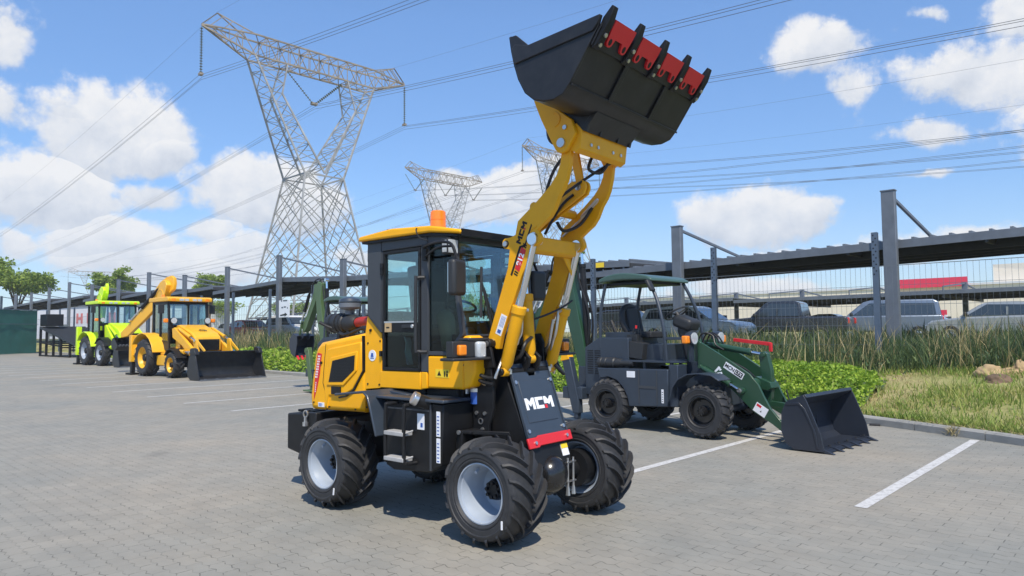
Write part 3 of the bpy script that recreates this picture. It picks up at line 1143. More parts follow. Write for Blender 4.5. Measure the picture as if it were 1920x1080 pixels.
        if s < 0:
            a = MB()
            a.cur = 0
            a.box(1.16, 1.24, -.706, -.7, .80, .93)
            a.box(1.385, 1.425, -.706, -.7, .76, .96)
            a.box(1.385, 1.425, -.706, -.7, .55, .745)
            a.cur = 1
            a.box(1.20, 1.225, -.7075, -.705, .82, .855)
            for k in range(6):
                a.box(1.393, 1.417, -.7075, -.705, .775 + k * .028, .783 + k * .028)
                a.box(1.393, 1.417, -.7075, -.705, .56 + k * .028, .568 + k * .028)
            sep(a.build('tool_box_sticker', [M['white'], M['blue']], tb, smooth=False), lambda c: (c.x > 1.3, c.z > .75))
            a = MB()
            a.tube([(1.30, -.62, .98), (1.22, -.77, 1.055)], [.055, .05], 20)
            a.build('filler_neck', M['black'], T)
            a = MB()
            a.tube([(1.225, -.762, 1.05), (1.205, -.80, 1.072)], [.058, .054], 24)
            a.build('fuel_cap', M['silver'], T, bevel=.006)
    # articulation frame and small plumbing between cab and tower
    a = MB()
    a.box(1.46, 1.62, -.56, -.30, .78, .80)
    a.box(1.46, 1.49, -.56, -.30, .45, .80)
    a.bar((1.50, -.56, .79), (1.90, -.40, .79), .03)
    a.box(1.50, 1.54, -.57, -.53, .62, .80)
    a.box(1.50, 1.54, -.57, -.53, .50, .54)
    a.bar((1.5, -.55, .52), (1.62, -.55, .52), .03)
    a.build('hitch_bracket', M['black'], T, bevel=.004)
    a = MB()
    for (x, z) in ((1.515, .79), (1.515, .53)):
        a.cyl((x, -.575, z), (x, -.59, z), .018, n=10)
    a.cyl((1.50, -.58, .56), (1.66, -.52, .56), .012, n=8)
    a.build('hitch_bolt', M['silver'], T)
    a = MB()
    a.cur = 0
    a.cyl((1.50, -.36, 1.0), (1.50, -.36, 1.10), .045, n=16)
    a.cur = 1
    a.cyl((1.50, -.36, 1.10), (1.50, -.36, 1.13), .05, n=16)
    a.build('hydraulic_filter', [M['blue'], M['silver']], T)
    a = MB()
    a.cyl((1.42, -.38, 1.08), (1.42, -.38, 1.18), .018, n=8)
    a.cyl((1.36, -.40, .93), (1.36, -.40, .99), .016, n=8)
    each(a.build('hose_fitting', M['silver'], T))

    # front tower
    a = MB()
    for s in (-1, 1):
        a.prism([(1.49, 1.50), (1.52, 1.535), (1.66, 1.535), (1.70, 1.45), (1.735, 1.31), (1.68, 1.30), (1.49, 1.30)], s * .365, s * .395)
        a.prism([(1.49, 1.31), (1.69, 1.31), (1.715, 1.10), (1.715, .97), (1.665, .84), (1.66, .50), (1.49, .50)], s * .355, s * .385)
        a.prism([(1.49, 1.30), (1.72, 1.30), (1.97, .70), (1.95, .56), (1.49, .45)], s * .235, s * .262)
        a.prism([(1.46, 1.56), (1.72, 1.58), (1.76, 1.50), (1.76, 1.25), (1.46, 1.2)], s * .235, s * .262)
    a.box(1.49, 1.93, -.235, .235, .46, .66)
    a.box(1.49, 1.52, -.36, .36, .50, 1.5)
    a.cyl((1.66, -.40, 1.50), (1.66, .40, 1.50), .04)
    a.cyl((1.77, -.37, 1.27), (1.77, .37, 1.27), .03)
    tw = a.build('front_tower', M['black'], T, bevel=.005)
    a = MB()
    for s in (-1, 1):
        Y = -1 if s < 0 else 1
        pts = [(1.535, .93), (1.625, .93), (1.60, .80), (1.56, 1.40), (1.63, 1.40)]
        for (x, z) in pts:
            a.cyl((x, s * .384, z), (x, s * .398, z), .016, n=8)
        a.prism([(1.54, 1.24), (1.565, 1.265), (1.60, 1.265), (1.635, 1.19), (1.635, 1.155), (1.60, 1.165), (1.55, 1.20)], s * .384, s * .392)
        a.cyl((1.66, s * .395, 1.50), (1.66, s * .41, 1.50), .024, n=12)
        a.lathe([(.018, 0), (.026, 0), (.026, s * .006), (.018, s * .006)], (1.58, s * .387, .865), 'y', 14)
    each(a.build('tower_bolt', M['silver'], tw))
    # slanted cover plate
    X = Vector((0, 1, 0))
    P0, P1 = Vector((1.965, 0, .735)), Vector((1.755, 0, 1.335))
    Yd = (P1 - P0).normalized()
    ln = (P1 - P0).length
    a = MB()
    a.plate([(-.27, 0), (.27, 0), (.262, ln), (.10, ln), (.055, ln - .12), (-.03, ln - .12), (-.075, ln - .01), (-.262, ln - .01)], P0, X, Yd, .014)
    cov = a.build('cover_plate', M['cover'], T, bevel=.004)
    a = MB()
    Zn = X.cross(Yd)
    a.plate([(-.20, .12), (.20, .12), (.20, ln - .16), (-.20, ln - .16)], P0 + Zn * .012, X, Yd, .007)
    a.plate([(-.272, 0), (-.258, 0), (-.25, ln), (-.264, ln)], P0 + Zn * .0, X, Yd, .026)
    a.plate([(.258, 0), (.272, 0), (.264, ln), (.25, ln)], P0 + Zn * .0, X, Yd, .026)
    a.plate([(.275, -.06), (.295, -.06), (.287, ln), (.267, ln)], P0 - Zn * .02, X, Yd, .02)
    a.build('cover_rib', M['cover'], cov, bevel=.005)
    a = MB()
    for z in (.055, ln - .17):
        for x in (-.235, .235):
            bolts(a, [(x, z)], P0 + Zn * .014, X, Yd, .017)
    a.build('cover_bolt', M['silver'], cov)
    mcm(M['white'], M['red'], cov, P0 + Yd * .275 + Zn * .0195, X, Yd, .375)
    a = MB()
    R0 = P0 + Zn * .006
    a.plate([(-.285, -.085), (-.16, -.085), (-.14, -.072), (.31, -.072), (.31, .012), (-.14, .012), (-.16, .0), (-.285, .0)], R0, X, Yd, .02)
    rs = a.build('red_guard', M['red'], T, bevel=.005)
    a = MB()
    bolts(a, [(-.2, -.045), (.235, -.03)], R0 + Zn * .02, X, Yd, .015)
    a.build('guard_bolt', M['silver'], rs)
    a = MB()
    a.cur = 0
    a.plate([(.155, -.19), (.245, -.19), (.245, -.09), (.155, -.09)], P0 - Zn * .012, X, Yd, .006)
    a.cur = 1
    a.plate([(.155, -.13), (.245, -.13), (.245, -.09), (.155, -.09)], P0 - Zn * .0055, X, Yd, .002)
    a.build('tower_sticker', [M['white'], M['yelsticker']], tw, smooth=False)
    a = MB()
    a.plate([(-.25, -.24), (.25, -.24), (.26, -.04), (-.26, -.04)], P0 - Zn * .03, X, Yd, .018)
    a.build('lower_shield', M['black'], T, bevel=.004)

    # boom
    out = [(1.615, 1.545), (1.70, 1.455), (1.735, 1.455), (1.764, 1.569), (1.877, 1.821), (1.982, 2.054), (2.07, 2.20), (2.10, 2.268)]
    out += circ(2.118, 2.335, .055, -1.1, .6, 5)
    out += [(2.14, 2.40), (2.21, 2.45), (2.268, 2.489), (2.315, 2.55), (2.358, 2.641), (2.405, 2.705), (2.434, 2.768), (2.46, 2.87), (2.474, 2.973)]
    out += circ(2.415, 3.035, .065, -.4, 3.1, 8)
    out += [(2.385, 2.967), (2.372, 2.89), (2.335, 2.81), (2.28, 2.745), (2.182, 2.662), (2.126, 2.62), (1.944, 2.491), (1.917, 2.383), (1.865, 2.367)]
    out += circ(1.82, 2.32, .045, 1.4, 4.4, 6)
    out += [(1.855, 2.265), (1.833, 2.116), (1.636, 1.60)]
    for s in (-1, 1):
        a = MB()
        a.prism(out, s * .285, s * .33)
        arm = a.build('boom_arm', M['gold'], T, bevel=.005)
        a = MB()
        for (x, z, r) in ((2.103, 2.335, .036), (1.818, 2.315, .022), (1.665, 1.51, .03), (2.412, 3.035, .034)):
            a.cyl((x, s * .328, z), (x, s * .348, z), r, n=16)
        a.prism([(2.075, 2.36), (2.095, 2.385), (2.12, 2.385), (2.14, 2.35), (2.115, 2.28), (2.09, 2.275), (2.075, 2.30)], s * .33, s * .338)
        each(a.build('boom_pin', M['silver'], arm))
        a = MB()
        for (x, z, r) in ((2.103, 2.335, .046), (1.818, 2.315, .030), (2.412, 3.035, .046)):
            a.cyl((x, s * .328, z), (x, s * .3335, z), r, n=18)
        each(a.build('pin_seal', M['black'], arm))
        a = MB()
        a.tube(bez2([(2.075, s * .331, 2.26), (2.065, s * .331, 2.33), (2.085, s * .331, 2.40), (2.14, s * .331, 2.43)]), .006, 6)
        a.build('weld_bead', M['gold'], arm)
        if s < 0:
            d = Vector((2.022 - 1.954, 0, 2.468 - 2.308)).normalized()
            n = Vector((-d.z, 0, d.x))
            mcm(M['black'], M['red'], arm, Vector((1.985, -.330, 2.393)), d, n, .185)
            a = MB()
            a.cur = 0
            a.plate([(-.37, -.008), (-.135, -.008), (-.105, -.048), (.075, -.048), (.085, -.034), (-.09, -.034), (-.12, .012), (-.365, .012)], Vector((2.018, -.330, 2.392)), d, n, .0015)
            for k, x in enumerate((-.355, -.335, -.118, -.10)):
                a.plate([(x, -.06), (x + .012, -.06), (x + .018, -.018), (x + .006, -.018)], Vector((2.018, -.330, 2.392)), d, n, .0015)
            a.cur = 1
            a.plate([(-.315, -.066), (-.128, -.066), (-.12, -.012), (-.305, -.012)], Vector((2.018, -.330, 2.392)), d, n, .0015)
            sep(a.build('boom_decal', [M['black'], M['red']], arm, smooth=False), lambda c: c.x > 3)
            text('912', M['white'], arm, Vector((2.018, -.3322, 2.392)) + d * -.217 + n * -.04, d, n, .07, bold=.002)
            a = MB()
            a.cur = 0
            a.plate([(-.10, -.032), (.075, -.032), (.075, .032), (-.10, .032)], Vector((1.765, -.330, 1.665)), d, n, .0015)
            a.cur = 1
            for k in range(4):
                a.plate([(-.03, -.022 + k * .012), (.06, -.022 + k * .012), (.06, -.018 + k * .012), (-.03, -.018 + k * .012)], Vector((1.765, -.3315, 1.665)), d, n, .0012)
            a.plate([(-.085, -.018), (-.055, -.018), (-.055, .018), (-.085, .018)], Vector((1.765, -.3315, 1.665)), d, n, .0012)
            a.build('boom_sticker', [M['white'], M['blue']], arm, smooth=False)
        ram(T, (1.775, s * .308, 1.27), (2.103, s * .308, 2.33), .50, .052, M['gold'])
        # steel tubes and hoses beside the lift cylinders
        a = MB()
        a.tube(bez2([(1.92, s * .26, 1.79), (1.90, s * .24, 1.60), (1.86, s * .25, 1.52), (1.82, s * .27, 1.42), (1.805, s * .29, 1.28)], 4), .013, 8)
        a.tube(bez2([(1.88, s * .23, 1.70), (1.84, s * .22, 1.50), (1.76, s * .28, 1.42), (1.77, s * .38, 1.30), (1.75, s * .40, 1.22)], 4), .012, 8)
        a.cyl((1.93, s * .30, 1.78), (1.955, s * .22, 1.77), .014, n=8)
        a.cyl((1.80, s * .27, 1.29), (1.80, s * .27, 1.25), .018, n=8)
        a.build('steel_pipe', M['silver'], T)
    a = MB()
    a.tube(bez2([(1.36, -.41, 1.0), (1.40, -.47, 1.22), (1.50, -.48, 1.33), (1.62, -.42, 1.24), (1.72, -.39, 1.22)], 6), .016, 8)
    a.tube(bez2([(1.38, -.39, 1.0), (1.42, -.44, 1.16), (1.50, -.45, 1.25), (1.62, -.41, 1.19), (1.73, -.40, 1.17)], 6), .016, 8)
    a.tube(bez2([(1.74, .40, 1.45), (1.78, .42, 1.30), (1.86, .40, 1.22), (1.84, .30, 1.30)], 6), .016, 8)
    a.tube(bez2([(1.82, .0, 1.55), (1.86, -.14, 1.50), (1.84, -.18, 1.40), (1.77, -.2, 1.36)], 5), .016, 8)
    a.tube(bez2([(2.06, .26, 1.86), (2.02, .17, 1.80), (1.95, .05, 1.74), (1.86, -.02, 1.70)], 5), .009, 8)
    each(a.build('hydraulic_hose', M['hose'], T))
    a = MB()
    a.tube(bez2([(2.33, -.24, 3.42), (2.25, -.30, 3.27), (2.26, -.30, 3.10), (2.38, -.24, 3.05)], 6), .014, 8)
    a.tube(bez2([(2.40, -.24, 3.02), (2.27, -.26, 2.88), (2.19, -.26, 2.72), (2.16, -.24, 2.60)], 6), .013, 8)
    a.tube(bez2([(2.44, .02, 3.0), (2.42, .0, 2.90), (2.47, .10, 2.88), (2.51, .18, 2.99)], 6), .013, 8)
    a.tube(bez2([(2.50, .20, 2.97), (2.42, .04, 2.86), (2.30, -.12, 2.72), (2.16, -.2, 2.60)], 6), .012, 8)
    a.tube(bez2([(2.30, -.05, 2.70), (2.20, -.05, 2.64), (2.10, -.06, 2.52), (2.03, -.08, 2.40)], 6), .012, 8)
    a.tube(bez2([(2.10, .0, 2.50), (2.10, .10, 2.44), (2.18, .22, 2.50), (2.27, .27, 2.64)], 6), .014, 8)
    each(a.build('boom_hose', M['hose'], T))
    a = MB()
    a.tube(bez2([(1.96, .272, 2.42), (2.12, .272, 2.53), (2.31, .268, 2.67), (2.33, .255, 2.70), (2.28, .255, 2.66), (2.16, .262, 2.57)], 5), .009, 8)
    a.tube([(1.95, .27, 1.8), (2.08, .27, 2.26)], .009, 6)
    each(a.build('boom_pipe', M['silver'], T))
    # cross member, bell crank, link, tilt cylinder
    a = MB()
    a.prism([(2.0, 2.23), (2.015, 2.37), (2.095, 2.36), (2.095, 2.245), (2.06, 2.22)], -.285, .285)
    a.plate([(0, 0), (.13, 0), (0, -.16)], (2.05, .284, 2.23), (0, -1, 0), (0, 0, 1), .02)
    a.build('cross_member', M['gold'], T, bevel=.012)
    a = MB()
    bc = [(1.70, 2.335), (2.07, 2.53), (2.395, 2.70)] + circ(2.352, 2.757, .062, -.7, 2.2, 7) + [(2.28, 2.815), (2.05, 2.69), (1.685, 2.42)]
    a.prism(bc, -.040, -.015)
    a.prism(bc, .015, .040)
    a.cyl((2.07, -.285, 2.60), (2.07, .285, 2.60), .038)
    bk = a.build('bell_crank', M['gold'], T, bevel=.004)
    a = MB()
    a.cyl((2.345, -.055, 2.757), (2.345, .055, 2.757), .026, n=14)
    a.cyl((1.725, -.06, 2.385), (1.725, .06, 2.385), .024, n=14)
    each(a.build('crank_pin', M['silver'], bk))
    a = MB()
    a.prism([(2.315, 2.74), (2.255, 3.02), (2.28, 3.06), (2.325, 3.05), (2.38, 2.76), (2.35, 2.72)], -.014, .014)
    a.build('tilt_link', M['gold'], T, bevel=.004)
    ram(T, (1.800, 0, 1.365), (1.725, 0, 2.385), .46, .052, M['gold'], 'tilt_cylinder')
    a = MB()
    for s in (-1, 1):
        a.prism([(1.66, 1.30), (1.70, 1.44), (1.79, 1.44), (1.86, 1.38), (1.84, 1.31), (1.78, 1.24)], s * .055, s * .085)
    a.cyl((1.798, -.10, 1.365), (1.798, .10, 1.365), .026)
    a.build('tilt_bracket', M['black'], T, bevel=.004)

    # quick hitch
    ear = [(2.152, 3.431), (2.258, 3.406), (2.36, 3.331), (2.514, 3.207), (2.55, 3.095), (2.494, 3.015)] + circ(2.42, 3.035, .072, -.5, -2.6, 6) + [(2.335, 3.04), (2.224, 3.257), (2.17, 3.384)]
    a = MB()
    for s in (-1, 1):
        a.prism(ear, s * .335, s * .372)
    a.prism([(2.43, 3.01), (2.47, 3.15), (2.53, 3.185), (2.585, 3.12), (2.565, 2.98), (2.52, 2.955)], -.335, .335)
    a.prism([(2.20, 3.36), (2.26, 3.38), (2.50, 3.16), (2.45, 3.10)], -.335, .335)
    qh = a.build('quick_hitch', M['gold'], T, bevel=.006)
    a = MB()
    for s in (-1, 1):
        a.lathe([(.055, 0), (.06, 0), (.06, s * .008), (.052, s * .008), (.052, 0)], (2.35, s * .371, 3.235), 'y', 18, -1.4, 1.6)
    a.build('hitch_relief', M['gold'], qh)
    a = MB()
    for s in (-1, 1):
        a.cyl((2.42, s * .37, 3.04), (2.42, s * .39, 3.04), .036, n=18)
        a.cyl((2.455, s * .37, 3.155), (2.455, s * .385, 3.155), .018, n=12)
    for y in (-.2, -.1, .12, .24):
        a.cyl((2.57, y, 3.03), (2.582, y, 3.03), .014, n=8)
    a.build('hitch_pin', M['silver'], qh)

    # bucket
    hw = .79
    side = [(3.062, 3.712), (3.036, 3.639), (2.80, 3.308), (2.741, 3.245), (2.66, 3.222), (2.58, 3.228), (2.493, 3.257), (2.411, 3.327), (2.35, 3.44), (2.312, 3.557), (2.288, 3.66), (2.27, 3.775), (2.325, 3.775), (2.445, 3.664)]
    a = MB()
    prof = [(3.036, 3.65), (2.80, 3.308), (2.741, 3.245), (2.66, 3.222), (2.58, 3.228), (2.493, 3.257), (2.411, 3.327), (2.35, 3.44), (2.312, 3.557), (2.288, 3.66), (2.27, 3.775)]
    prof = [(x - .008, z + .008) for x, z in prof]
    a.strip(prof, -hw + .002, hw - .002, .022)
    bk = a.build('bucket', M['bucket'], T)
    a = MB()
    for s in (-1, 1):
        a.prism(side, s * (hw - .012), s * (hw + .012))
        a.prism([(2.445, 3.664), (3.062, 3.712), (3.045, 3.662), (3.0, 3.615), (2.315, 3.555), (2.288, 3.66), (2.325, 3.70)], s * (hw + .012), s * (hw + .026))
    sy(a.build('bucket_side', M['bucket'], bk, bevel=.004))
    d = Vector((.235, 0, .342)).normalized()
    n = Vector((d.z, 0, -d.x))
    lip = Vector((3.036, 0, 3.645)) + n * .004
    a = MB()
    for y in (-.30, .30):
        a.bar(lip + n * .006 + Vector((0, y, 0)) - d * .42, lip + n * .006 + Vector((0, y, 0)) - d * .02, .05, .012)
    a.plate([(-hw, 0), (hw, 0), (hw, .016), (-hw, .016)], lip - d * .425 + n * .001, (0, 1, 0), d, .010)
    a.plate([(-hw, -.13), (hw, -.13), (hw, .02), (-hw, .02)], lip + n * .0005, (0, 1, 0), d, .014)
    a.build('bucket_rib', M['bucket'], bk, bevel=.003)
    a = MB()
    for s in (-1, 1):
        a.prism([(2.36, 3.40), (2.66, 3.235), (2.62, 3.10), (2.50, 3.18), (2.38, 3.28)], s * .30, s * .328)
        a.prism([(2.36, 3.40), (2.66, 3.235), (2.62, 3.10), (2.50, 3.18), (2.38, 3.28)], s * .12, s * .14)
    a.prism([(2.66, 3.225), (2.72, 3.235), (2.60, 3.11), (2.56, 3.13)], -.33, .33)
    a.build('bucket_bracket', M['bucket'], bk, bevel=.004)
    for i in range(5):
        y = -.745 + i * .3725
        a = MB()
        c = lip + n * .016 + Vector((0, y, 0))
        e = Vector((0, 1, 0))
        w0, w1 = .032, .026
        vs = []
        for (q, t0, t1, w) in ((-.145, -.006, .006, .034), (-.10, -.016, .026, .034), (.06, -.03, .030, .032), (.155, -.012, .012, .026)):
            for (tt, ss) in ((t0, -1), (t0, 1), (t1, 1), (t1, -1)):
                vs.append(c + d * q + n * tt + e * w * ss)
        fs = [(0, 1, 2, 3), (15, 14, 13, 12)]
        for k in range(3):
            o = k * 4
            for j in range(4):
                fs.append((o + j, o + 4 + j, o + 4 + (j + 1) % 4, o + (j + 1) % 4))
        a.add(vs, fs)
        to = a.build('bucket_tooth', M['black'], bk, bevel=.004)
        a = MB()
        for q in (-.105, -.035):
            a.cyl(c + d * q + n * (.022 if q < -.05 else .027), c + d * q + n * (.034 if q < -.05 else .04), .015, n=10)
        a.build('tooth_bolt', M['silver'], to)
    for i in range(4):
        y = -.745 + .186 + i * .3725
        pts = [(-.135, .085), (.135, .085), (.135, .03), (.125, -.055)] + [(.09 + .035 * math.cos(t), -.06 + .035 * math.sin(t)) for t in [-.2 - k * .5 for k in range(6)]]
        pts += [(.045, -.03), (-.045, -.03)] + [(-.09 + .035 * math.cos(t), -.06 + .035 * math.sin(t)) for t in [-.4 - k * .5 for k in range(6)]] + [(-.125, -.055), (-.135, .03)]
        a = MB()
        a.cur = 0
        O = lip + n * .016 + Vector((0, y, 0))
        a.plate(pts, O, (0, 1, 0), d, .02)
        a.cur = 1
        for x in (-.09, .09):
            a.plate([(x + .018 * math.cos(t), -.058 + .024 * math.sin(t)) for t in [2 * PI * k / 12 for k in range(12)]], O + n * .019, (0, 1, 0), d, .002)
        a.build('red_cutting_edge', [M['red'], M['black']], bk, smooth=False)
    return T


wheel_loader()
# ------------------------------------------------------------------ the two green loaders with backhoes
def bh_bucket(parent, O, ang, w, mt, teeth, name='digging_bucket'):
    """backhoe bucket hung at O in the xz plane; ang turns it; opening looks along local +x"""
    a = MB()
    R = Matrix.Translation(O) @ Matrix.Rotation(ang, 4, 'Y')
    a.M = R
    prof = [(.30, -.50), (.05, -.56), (-.16, -.46), (-.26, -.26), (-.20, -.04), (.02, .03)]
    a.strip(prof, -w / 2, w / 2, .02)
    sd = [(.30, -.50), (.05, -.565), (-.165, -.465), (-.27, -.26), (-.205, -.03), (.02, .04), (.16, -.10)]
    for s in (-1, 1):
        a.prism(sd, s * w / 2, s * (w / 2 + .018))
    for s in (-1, 1):
        a.prism([(-.05, .03), (.02, .12), (.10, .02), (.03, -.1), (-.1, -.05)], s * .09, s * .12)
    b = a.build(name, mt, parent, bevel=.003)
    for k in range(4):
        y = -w / 2 + w * (k + .5) / 4
        a = MB()
        a.M = R
        a.prism([(.27, -.52), (.42, -.52), (.42, -.50), (.27, -.47)], y - .03, y + .03)
        a.build('digging_tooth', teeth, b, bevel=.003)
    return b


def green_loader(loc, yaw, label, group=None):
    T = thing('backhoe_loader', label, 'backhoe loader', loc, yaw, group)
    for (x, y, sp) in ((1.86, -.62, .1), (.11, -.62, .4), (1.86, .62, .0), (.11, .62, .3)):
        wheel(T, (x, y, .402), .402, .30, .205, M['blackrim'], -1 if y < 0 else 1, 20, .024, .16, .05, spin=sp, deep=.38, key='industrial', hubmat=M['blackrim'])
    a = MB()
    a.box(-.5, .9, -.3, .3, .4, .75)
    a.box(.9, 1.35, -.12, .12, .42, .7)
    a.cyl((.11, -.5, .4), (.11, .5, .4), .08)
    a.cyl((1.86, -.5, .4), (1.86, .5, .4), .08)
    a.box(1.3, 2.0, -.28, .28, .45, .8)
    for s in (-1, 1):
        a.prism([(1.35, .6), (1.35, 1.1), (1.60, 1.1), (1.95, .75), (1.95, .5)], s * .26, s * .30)
    a.build('chassis', M['navy'], T, bevel=.008)
    # rear engine box with louvres
    a = MB()
    a.prism([(-.50, .50), (-.50, 1.30), (-.20, 1.47), (.42, 1.47), (.42, .90), (-.05, .78), (-.05, .5)], -.54, .54)
    eb = a.build('engine_box', M['navy'], T, bevel=.012)
    a = MB()
    for s in (-1, 1):
        for k in range(11):
            for j in range(2):
                x = -.44 + j * .155
                z = .86 + k * .038
                a.box(x, x + .125, min(s * .54, s * .545), max(s * .54, s * .545), z, z + .016)
    a.build('louvre', M['black'], eb, smooth=False)
    a = MB()
    a.box(-.16, .34, -.40, .40, 1.17, 1.56)
    a.box(.34, .98, -.40, .40, 1.10, 1.36)
    for k in range(9):
        a.box(.46, .62, -.405, -.40, 1.13 + k * .022, 1.138 + k * .022)
    a.build('seat_base', M['navy'], T, bevel=.02)
    # side tank with wheel arch and step recess
    for s in (-1, 1):
        a = MB()
        a.prism([(-.11, .97), (1.27, .985), (1.26, .42), (.53, .38), (.50, .52), (.42, .67), (.30, .78), (.12, .83), (-.06, .80)], s * .36, s * .70)
        tk = a.build('side_tank', M['navy'], T, bevel=.012)
        a = MB()
        a.box(.74, 1.05, min(s * .702, s * .708), max(s * .702, s * .708), .68, .72)
        a.box(.72, .74, min(s * .70, s * .706), max(s * .70, s * .706), .44, .97)
        a.box(1.06, 1.075, min(s * .70, s * .706), max(s * .70, s * .706), .44, .97)
        a.build('step_edge', M['cabgrey'], tk, smooth=False)
        a = MB()
        a.cur = 0
        a.box(.50, .66, min(s * .70, s * .704), max(s * .70, s * .704), .84, .94)
        a.box(1.15, 1.19, min(s * .70, s * .704), max(s * .70, s * .704), .47, .68)
        a.cur = 1
        for k in range(5):
            a.box(1.16, 1.18, min(s * .704, s * .706), max(s * .704, s * .706), .49 + k * .035, .50 + k * .035)
        a.build('tank_sticker', [M['white'], M['plastic']], tk, smooth=False)
        a = MB()
        a.strip([(1.36, .56), (1.40, .72), (1.50, .85), (1.66, .93), (1.86, .95), (2.06, .93), (2.18, .86)], s * .46, s * .80, .018)
        a.build('front_mudguard', M['navy'], T, bevel=.005)
        a = MB()
        a.box(1.26, 1.42, min(s * .40, s * .66), max(s * .40, s * .66), .42, 1.06)
        a.build('pivot_box', M['navy'], T, bevel=.01)
    a = MB()
    a.box(.0, 1.40, -.62, .62, 1.08, 1.11)
    for x in (.2, .7, 1.2):
        for s in (-1, 1):
            a.box(x, x + .05, s * .52 - .02, s * .52 + .02, .97, 1.08)
    a.build('floor_plate', M['navy'], T, bevel=.004)
    # air cleaner lying along the deck
    a = MB()
    a.lathe([(.001, -.36), (.06, -.36), (.085, -.34), (.085, -.28), (.075, -.27), (.085, -.26), (.085, -.18), (.075, -.17), (.085, -.16), (.085, -.02), (.07, 0), (.07, .1), (.05, .14), (.05, .36), (.001, .36)], (.20, -.58, 1.06), 'x', 20)
    a.build('air_cleaner', M['plastic'], T)
    # console and levers
    a = MB()
    a.cbox((.50, -.40, 1.27), (.38, .24, .26), Matrix.Rotation(.12, 3, 'Y'))
    a.cbox((.42, -.36, 1.44), (.20, .16, .16))
    for k in range(4):
        x = .40 + k * .05
        a.tube([(x, -.38, 1.48), (x + .02, -.39, 1.62)], .007, 6)
    cs = a.build('console', M['plastic'], T, bevel=.02)
    a = MB()
    a.cyl((.48, -.40, 1.62), (.485, -.40, 1.67), .018, n=8)
    a.build('lever_knob', M['red'], cs)
    # seat with hollow headrest
    a = MB()
    a.box(.20, .66, -.24, .24, 1.46, 1.57)
    a.prism([(.10, 1.50), (.20, 1.50), (.12, 1.98), (.03, 1.98)], -.15, .15)
    a.tube(bez2([(.16, -.19, 1.55), (.09, -.235, 1.72), (.06, -.20, 1.93), (.05, 0, 2.0), (.06, .20, 1.93), (.09, .235, 1.72), (.16, .19, 1.55)], 5), .05, 10)
    a.prism([(-.02, 1.55), (.04, 1.55), (-.06, 1.78), (-.10, 1.76)], -.36, -.31)
    a.build('operator_seat', M['seat'], T, bevel=.03, seg=3)
    # steering column
    a = MB()
    a.prism([(1.20, 1.10), (1.44, 1.10), (1.32, 1.52), (1.30, 1.70), (1.10, 1.70), (1.06, 1.58), (1.14, 1.40)], -.13, .13)
    a.cbox((1.18, 0, 1.70), (.34, .34, .20), Matrix.Rotation(.35, 3, 'Y'))
    col = a.build('steering_column', M['plastic'], T, bevel=.06, seg=3)
    a = MB()
    Rm = Matrix.Translation((1.0, 0, 1.86)) @ Matrix.Rotation(-.55, 4, 'Y')
    a.M = Rm
    a.tube([(.19 * math.cos(2 * PI * k / 28), .19 * math.sin(2 * PI * k / 28), 0) for k in range(29)], .016, 8)
    for t in (.5, 2.6, 4.7):
        a.bar((0, 0, -.02), (.19 * math.cos(t), .19 * math.sin(t), 0), .03, .014)
    a.cyl((0, 0, -.10), (0, 0, .01), .045, n=14)
    a.build('steering_wheel', M['plastic'], col)
    # canopy on four bowed posts
    a = MB()
    n = 10
    pts = []
    for i in range(n + 1):
        x = -.17 + 1.07 * i / n
        z = 2.45 + .085 * math.sin(PI * (i / n) ** .8) - (.03 if i == n else 0)
        pts.append((x, z))
    bot = [(x, 2.385 + (z - 2.45) * .4) for x, z in pts[::-1]]
    a.prism(pts + bot, -.56, .56)
    can = a.build('canopy', M['dkgreen'], T, bevel=.04, seg=3, sharp=50)
    a = MB()
    a.box(-.08, .80, -.46, .46, 2.34, 2.39)
    a.build('canopy_lining', M['black'], can, bevel=.01)
    for s in (-1, 1):
        a = MB()
        a.tube(bez2([(-.05, s * .50, 2.38), (-.12, s * .51, 2.1), (-.16, s * .52, 1.8), (-.17, s * .52, 1.3)], 6), .028, 10)
        a.tube(bez2([(.82, s * .50, 2.38), (.97, s * .52, 2.10), (1.08, s * .55, 1.78), (1.14, s * .56, 1.45), (1.15, s * .54, 1.1)], 6), .028, 10)
        sep(a.build('canopy_post', M['navy'], T), lambda c: c.x > .4)
    a = MB()
    a.bar((1.14, -.56, 1.46), (1.52, -.52, 1.46), .045)
    a.build('lamp_rail', M['navy'], T, bevel=.006)
    a = MB()
    a.cbox((.90, -.58, 2.30), (.05, .12, .20), Matrix.Rotation(-.5, 3, 'Y'))
    a.build('mirror', M['plastic'], T, bevel=.015)
    for s in (-1, 1):
        a = MB()
        a.tube([(1.56, s * .40, 1.46), (1.53, s * .40, 1.46), (1.44, s * .40, 1.46), (1.40, s * .40, 1.46)], [.105, .105, .09, .04], 20)
        a.bar((1.50, s * .40, 1.36), (1.50, s * .38, 1.1), .06)
        lp = a.build('headlamp', M['navy'], T)
        a = MB()
        a.cyl((1.555, s * .40, 1.46), (1.572, s * .40, 1.46), .09, n=20)
        a.build('headlamp_lens', M['lens'], lp)
        a = MB()
        a.cbox((1.50, s * .54, 1.44), (.09, .12, .12))
        a.build('turn_signal', M['amber'], lp, bevel=.02, seg=3)
    # loader boom
    up = [(1.56, 1.43), (2.0, 1.185), (2.40, .945), (2.53, .80), (2.60, .65), (2.70, .47), (2.86, .29), (2.99, .20), (2.98, .10), (2.86, .16), (2.72, .255), (2.46, .395), (2.19, .64), (2.0, .80), (1.56, 1.06)]
